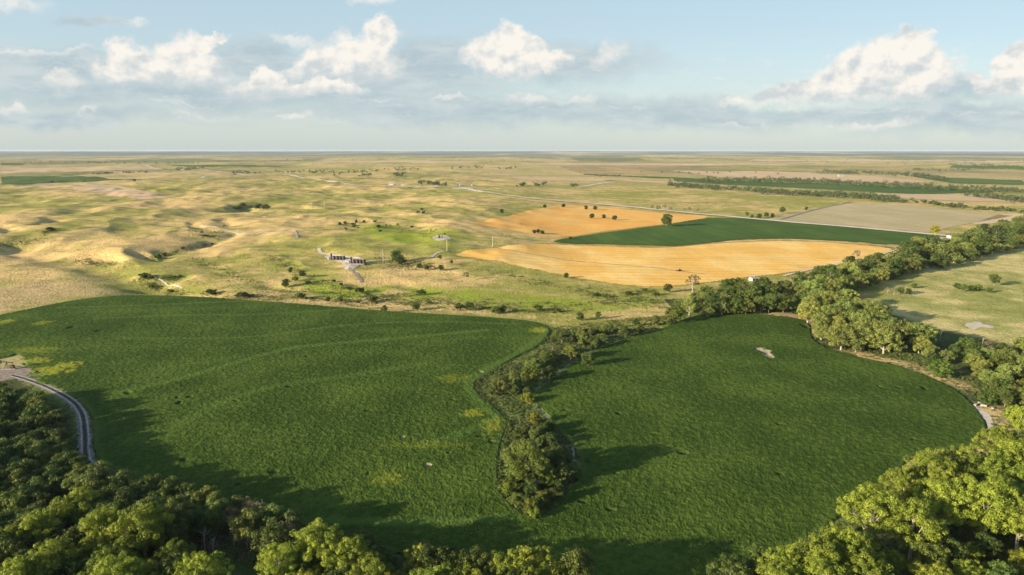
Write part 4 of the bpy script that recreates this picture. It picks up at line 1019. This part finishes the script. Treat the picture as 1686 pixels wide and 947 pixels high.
belt([(1150,298),(1250,299),(1340,301),(1450,306),(1560,313),(1686,317)], 480, (9,15), 4, .2)
belt([(1345,284),(1420,286),(1500,289),(1555,297)], 220, (9,15), 3)
belt([(1440,332),(1520,334),(1560,340),(1620,345),(1686,350)], 70, (5,10), 2)
belt([(1590,322),(1640,327),(1686,332)], 60, (8,12), 3)
belt([(1560,272),(1620,274),(1686,277)], 70, (12,18), 2.5); belt([(1500,280),(1560,282),(1620,279)], 40, (10,16), 1.5)
belt([(690,303),(740,305)], 24, (8,14), 2); belt([(500,284),(560,286),(640,280),(690,280)], 60, (7,12), 2.5); belt([(590,290),(610,288)], 14, (8,12), 2); belt([(640,289),(670,288)], 16, (8,13), 2.5)
belt([(720,278),(770,276),(800,275)], 20, (6,10), 2); belt([(810,280),(850,277)], 14, (6,10), 2)
belt([(848,309),(865,305)], 10, (7,12), 2); belt([(880,307),(900,304)], 10, (7,12), 2); belt([(940,307),(950,308)], 6, (8,12), 1)
belt([(150,288),(185,285),(245,284)], 34, (6,10), 1.2, .2); belt([(290,280),(335,278)], 30, (8,14), 1.5); belt([(40,268),(120,269),(240,270),(330,271)], 50, (14,20), 2); belt([(380,285),(420,285),(500,283)], 34, (7,11), 2)
belt([(220,297),(222,299)], 3, (6,9), .5); belt([(85,301),(86,301)], 2, (6,9), .3); belt([(138,300),(139,300)], 2, (6,9), .3)
belt([(1040,283),(1130,285),(1290,287)], 12, (7,10), 2); belt([(980,290),(1020,291)], 8, (6,10), 1); belt([(960,262),(1686,268)], 60, (12,20), 6); belt([(300,262),(1000,262)], 50, (12,20), 6)
belt([(700,350),(640,372),(560,366),(630,378)], 12, (3,5), 8)
V_, Fq, cl = leaf_cards(np.array(cen), np.array(rad), 14, 2.2, rg, C(.035,.055,.020), C(.10,.125,.045), 0.85, .3)
tag(link('distant_tree_belts', np_mesh('distant_tree_belts', V_, Fq, cl), M_leaf), 'distant belts and groves of dark green trees across the plain', 'trees', None, 'stuff')

# ------------------------------------------------------------------ built things
def pumpjack(px, py, rz, s_, lab, grp):
    x, y, z = hit(px, py); e = empty('oil_pumpjack', (x, y, z), rz); e.scale = (s_,)*3; tag(e, lab, 'pumpjack', grp)
    MB().box((0,0,.2), (8.5,1.8,.4)).build('base', M_conc, e)
    mb = MB()
    for a, b in (((-.2,-.9,.4),(0.6,-.1,4.4)),((-.2,.9,.4),(0.6,.1,4.4)),((1.9,-.9,.4),(.7,-.1,4.4)),((1.9,.9,.4),(.7,.1,4.4))): mb.tube([a, b], .11, 6)
    mb.tube([(.2,-.5,2.4),(.2,.5,2.4)], .07); mb.tube([(1.3,-.5,2.4),(1.3,.5,2.4)], .07); mb.build('samson_post', M_black, e)
    MB().box((0,0,0), (7.6,.3,.45)).build('walking_beam', M_black, e, (.4,0,4.65)).rotation_euler = (0, math.radians(-6), 0)
    mb = MB(); n = 8; prof = [(-.15, 0), (-.15, 0)]
    pts = [(3.4+0.95*math.cos(t), 4.9+1.35*math.sin(t)) for t in np.linspace(-1.15, 1.15, 9)]+[(3.5, 6.0), (3.4, 3.9)]
    n0 = len(mb.v); k = len(pts)
    mb.v += [(a, -.22, b) for a, b in pts]+[(a, .22, b) for a, b in pts]
    mb.f += [tuple(range(k)), tuple(range(k, 2*k))[::-1]]+[(i, i+k, (i+1) % k+k, (i+1) % k) for i in range(k)]
    mb.build('horse_head', M_black, e)
    mb = MB(); mb.box((-2.4,-.75,1.9), (1.9,.25,1.5)); mb.box((-2.4,.75,1.9), (1.9,.25,1.5)); mb.build('counterweight', M_rust, e)
    mb = MB(); mb.tube([(-2.2,-.55,2.1),(-3.1,-.3,4.3)], .08); mb.tube([(-2.2,.55,2.1),(-3.1,.3,4.3)], .08); mb.build('pitman_arm', M_black, e)
    mb = MB(); mb.box((-2.2,0,1.1), (1.4,1.0,1.4)); mb.tube([(-2.2,-.6,2.0),(-2.2,.6,2.0)], .5, 10); mb.build('gearbox', M_black, e)
    mb = MB(); mb.box((-3.6,0,.8), (.9,.8,.8)); mb.build('motor', M_rust, e)
    mb = MB(); mb.tube([(4.3,0,0),(4.3,0,3.9)], .05); mb.tube([(4.3,0,0),(4.3,0,1.0)], .14); mb.build('wellhead', M_rust, e)
    return e
pumpjack(14, 608, math.radians(186), .82, 'black oil pumpjack nodding on the gravel pad at the left edge', 'oilfield equipment')
def tank_row(px, py, rz, lab):
    x, y, z = hit(px, py); e = empty('tank_battery', (x, y, z+.25), rz); tag(e, lab, 'oil tanks', 'oilfield tank batteries')
    def tank(cx, cy, r_, h_):
        MB().tube([(cx,cy,0),(cx,cy,h_),(cx,cy,h_+.25)], [r_, r_, .25], 18).build('storage_tank', M_tank, e)
    MB().tube([(-4.6,0,0),(-4.6,0,6.4),(-4.6,0,6.8)], [.9,.9,.2], 14).build('separator_tower', M_tank, e)
    for k in range(4): tank(-1.6+k*3.3, .3*(k % 2), 1.45, 4.2)
    mb = MB()
    for a, b, c_ in (((0,-3.2),(19,.25),0),((0,3.2),(19,.25),0)): mb.box((a[0],a[1],.45), (b[0],b[1],.9))
    mb.box((-9.5,0,.45), (.25,6.4,.9)); mb.box((9.5,0,.45), (.25,6.4,.9)); mb.build('containment_wall', M_dirt, e)
    cw = MB().box((3.2,-1.9,4.0), (13,.7,.12)).build('catwalk', M_rust, e); mb = MB(); mb.tube([(-3.2,-2.2,5.0),(9.6,-2.2,5.0)], .05); mb.tube([(-3.2,-2.2,4.0),(-3.2,-2.2,5.0)], .05); mb.tube([(9.6,-2.2,4),(9.6,-2.2,5)], .05)
    mb.build('handrail', M_rust, cw)
    MB().box((-7.6,.4,1.5), (2.0,2.2,2.4)).build('control_shed', M_conc, e)
tank_row(553, 429, math.radians(-8), 'left row of dark tanks beside a tall black tower and small shed')
tank_row(586, 435, math.radians(-10), 'right row of dark tanks, nearer the fork of the dirt path')
pumpjack(727, 392, math.radians(20), 1.0, 'small black pumpjack on a pale pad in the middle of the prairie', 'oilfield equipment')
def pole(px, py, h, lab):
    x, y, z = hit(px, py); e = empty('utility_pole', (x, y, z), .6); tag(e, lab, 'utility pole', 'utility poles on the prairie')
    MB().tube([(0,0,-.3),(0,0,h)], [.22,.15], 8).build('post', M_polew, e); MB().box((0,0,h-.7), (2.4,.16,.18)).build('crossarm', M_polew, e)
    for s_ in (-1, 0, 1): MB().tube([(s_,0,h-.6),(s_,0,h-.25)], .07, 6).build('insulator', M_white, e)
for px, py, lab in [(631,431,'pale pole on the path just left of the tall prairie tree'),(736,413,'pale pole beside the short gravel path'),(811,407,'pale pole at the left corner of the golden field'),(534,340,'pale pole far back on the prairie near a hollow'),(513,344,'pale pole leftmost far back on the prairie')]: pole(px, py, 12, lab)
# machine on the golden field
x, y, z = hit(1120, 447); e = empty('farm_machine', (x, y, z+.5), .3); e.scale = (.62,)*3; tag(e, 'small dark farm machine on the track across the golden field', 'farm machine')
MB().box((0.6,0,1.2), (2.6,1.0,1.0)).build('hood', M_tractor, e); MB().box((-1.2,0,1.9), (1.7,1.6,2.0)).build('cab', M_glass, e); MB().box((-1.2,0,3.0), (1.9,1.8,.15)).build('cab_roof', M_tractor, e)
for wx, wy, wr in ((-1.3,-1.1,.9),(-1.3,1.1,.9),(1.5,-.8,.55),(1.5,.8,.55)): MB().tube([(wx,wy-.25,wr),(wx,wy+.25,wr)], wr, 14).build('wheel', M_tyre, e)
MB().box((-5.2,0,.8), (3.4,4.5,.9)).build('trailer', M_rust, e)
# buildings
def building(name, px, py, sz, rz, lab, grp, roof=M_roof, wall=M_white):
    x, y, z = hit(px, py); L, W, Hh = [q*.62 for q in sz]; e = empty(name, (x, y, z), rz); tag(e, lab, 'building', grp)
    MB().box((0,0,Hh/2), (L,W,Hh)).build('wall', wall, e)
    rf = MB().prism([(-W/2-.4,Hh),(0,Hh+W*.28),(W/2+.4,Hh)], -L/2-.3, L/2+.3).build('roof', roof, e)
    if name == 'farmhouse': MB().box((L*.25,0,Hh+W*.28), (.7,.7,1.6)).build('chimney', M_conc, rf)
    MB().box((L*.2,-W/2-.03,1.1), (1.1 if name == 'farmhouse' else 3.2,.08,2.2)).build('door', M_wood, e)
    for k in (-.32,-.1,.38): MB().box((L*k,-W/2-.03,1.7), (1.1,.07,1.1)).build('window', M_glass, e)
    return e
FG = 'buildings of the distant farmstead'
for k, (nm, px, py, sz, lab) in enumerate([('metal_shed',645,305,(26,12,5),'long white shed at the left end of the distant farmstead'),('metal_shed',664,306,(18,10,4.5),'dark-doored white shed second in the distant farmstead'),('trailer_house',688,307,(16,5,3.2),'low white trailer house in the middle of the farmstead'),
     ('trailer_house',702,308,(14,5,3.2),'low white trailer house right of its twin'),('farmhouse',718,308,(14,9,4),'white farmhouse below the dark trees'),('metal_shed',760,306,(18,12,5),'white shed at the pale yard by the road'),('farmhouse',779,306,(12,9,4),'small white house apart at the right of the farmstead')]):
    building(nm, px, py, sz, .1*k-.2, lab, FG)
FB = 'buildings among the river trees'
building('farmhouse', 1240, 462, (10,7,3.4), .5, 'white house half hidden by the river trees below the golden field', FB)
building('farmhouse', 1566, 392, (15,10,4), .4, 'white farm building beside the yellow tree', FB)
building('metal_shed', 1545, 396, (12,8,3.5), .2, 'pale shed left of the white farm building', FB)
building('metal_shed', 1385, 291, (40,16,7), .1, 'white shed far off within the distant tree belt', FB)
building('metal_shed', 335, 293, (22,12,5), .1, 'pale shed on the far prairie at left', FB)
# rubble on the sandy bank
rr_ = random.Random(4)
for k, (px, py, s_) in enumerate([(1606,668,1.6),(1613,664,1.2),(1620,669,1.8),(1628,668,1.3),(1622,661,1.1),(1634,673,1.5)]):
    s_ *= .7; x, y, z = hit(px, py); mb = MB(); mb.box((0,0,s_*.3), (s_*1.8,s_,s_*.55), rr_.uniform(0, 3)); mb.box((s_*.5,s_*.4,s_*.25), (s_,s_*.8,s_*.45), rr_.uniform(0, 3))
    o = mb.build('concrete_rubble', M_conc, None, (x, y, z+.1)); o.rotation_euler = (rr_.uniform(-.2,.2), rr_.uniform(-.2,.2), 0)
    tag(o, '%s slab from the left in the pale rubble pile on the sandy bank' % ordinal(sorted([1606,1613,1620,1628,1622,1634]).index(px)), 'rubble', 'rubble on the sandy bank')
# wire fence along the top of the left field
pts = smoothpts([hit(*p)[:2] for p in [(345,488),(480,497),(640,510),(760,517),(865,524)]], 12)
fe = empty('wire_fence', (pts[0][0], pts[0][1], ground(*pts[0]))); tag(fe, 'wire fence of dark posts along the upper edge of the left field', 'fence')
pm_ = MB().tube([(0,0,-.2),(0,0,1.5)], .11, 6); pme = bpy.data.meshes.new('post'); pme.from_pydata(pm_.v, [], pm_.f); pme.update(); pme.materials.append(M_wood)
acc = 0; prev = pts[0]; wires = MB(); posts = [pts[0]]
for p in pts[1:]:
    d = math.dist(p, posts[-1])
    while d > 4.2:
        a = posts[-1]; posts.append((a[0]+(p[0]-a[0])*4.2/d, a[1]+(p[1]-a[1])*4.2/d)); d = math.dist(p, posts[-1])
o0 = Vector(fe.location)
for p in posts[:96]:
    o = bpy.data.objects.new('post', pme); sc.collection.objects.link(o); o.parent = fe; o.location = Vector((p[0], p[1], ground(*p)))-o0
for h_ in (.6, 1.0, 1.35): wires.tube([tuple(Vector((p[0], p[1], ground(*p)+h_))-o0) for p in posts[:96]], .02, 4)
wires.build('wire', M_rust, fe)

# ------------------------------------------------------------------ haze
hm_ = bpy.data.materials.new('haze'); hm_.use_nodes = True; hn = hm_.node_tree; hn.nodes.clear()
pv = hn.nodes.new('ShaderNodeVolumePrincipled'); pv.inputs['Color'].default_value = (.60,.70,.78,1); pv.inputs['Density'].default_value = HAZE; pv.inputs['Anisotropy'].default_value = 0.0
ho = hn.nodes.new('ShaderNodeOutputMaterial'); hn.links.new(pv.outputs[0], ho.inputs['Volume'])
zmin = float(GZ.min())-1; zmax = max(float(GZ.max()), H)+2
hz = MB().box((0, 0, (zmin+zmax)/2), (125000, 125000, zmax-zmin)).build('haze', hm_); hz['kind'] = 'stuff'; hz['label'] = 'thin pale haze over the far plain'
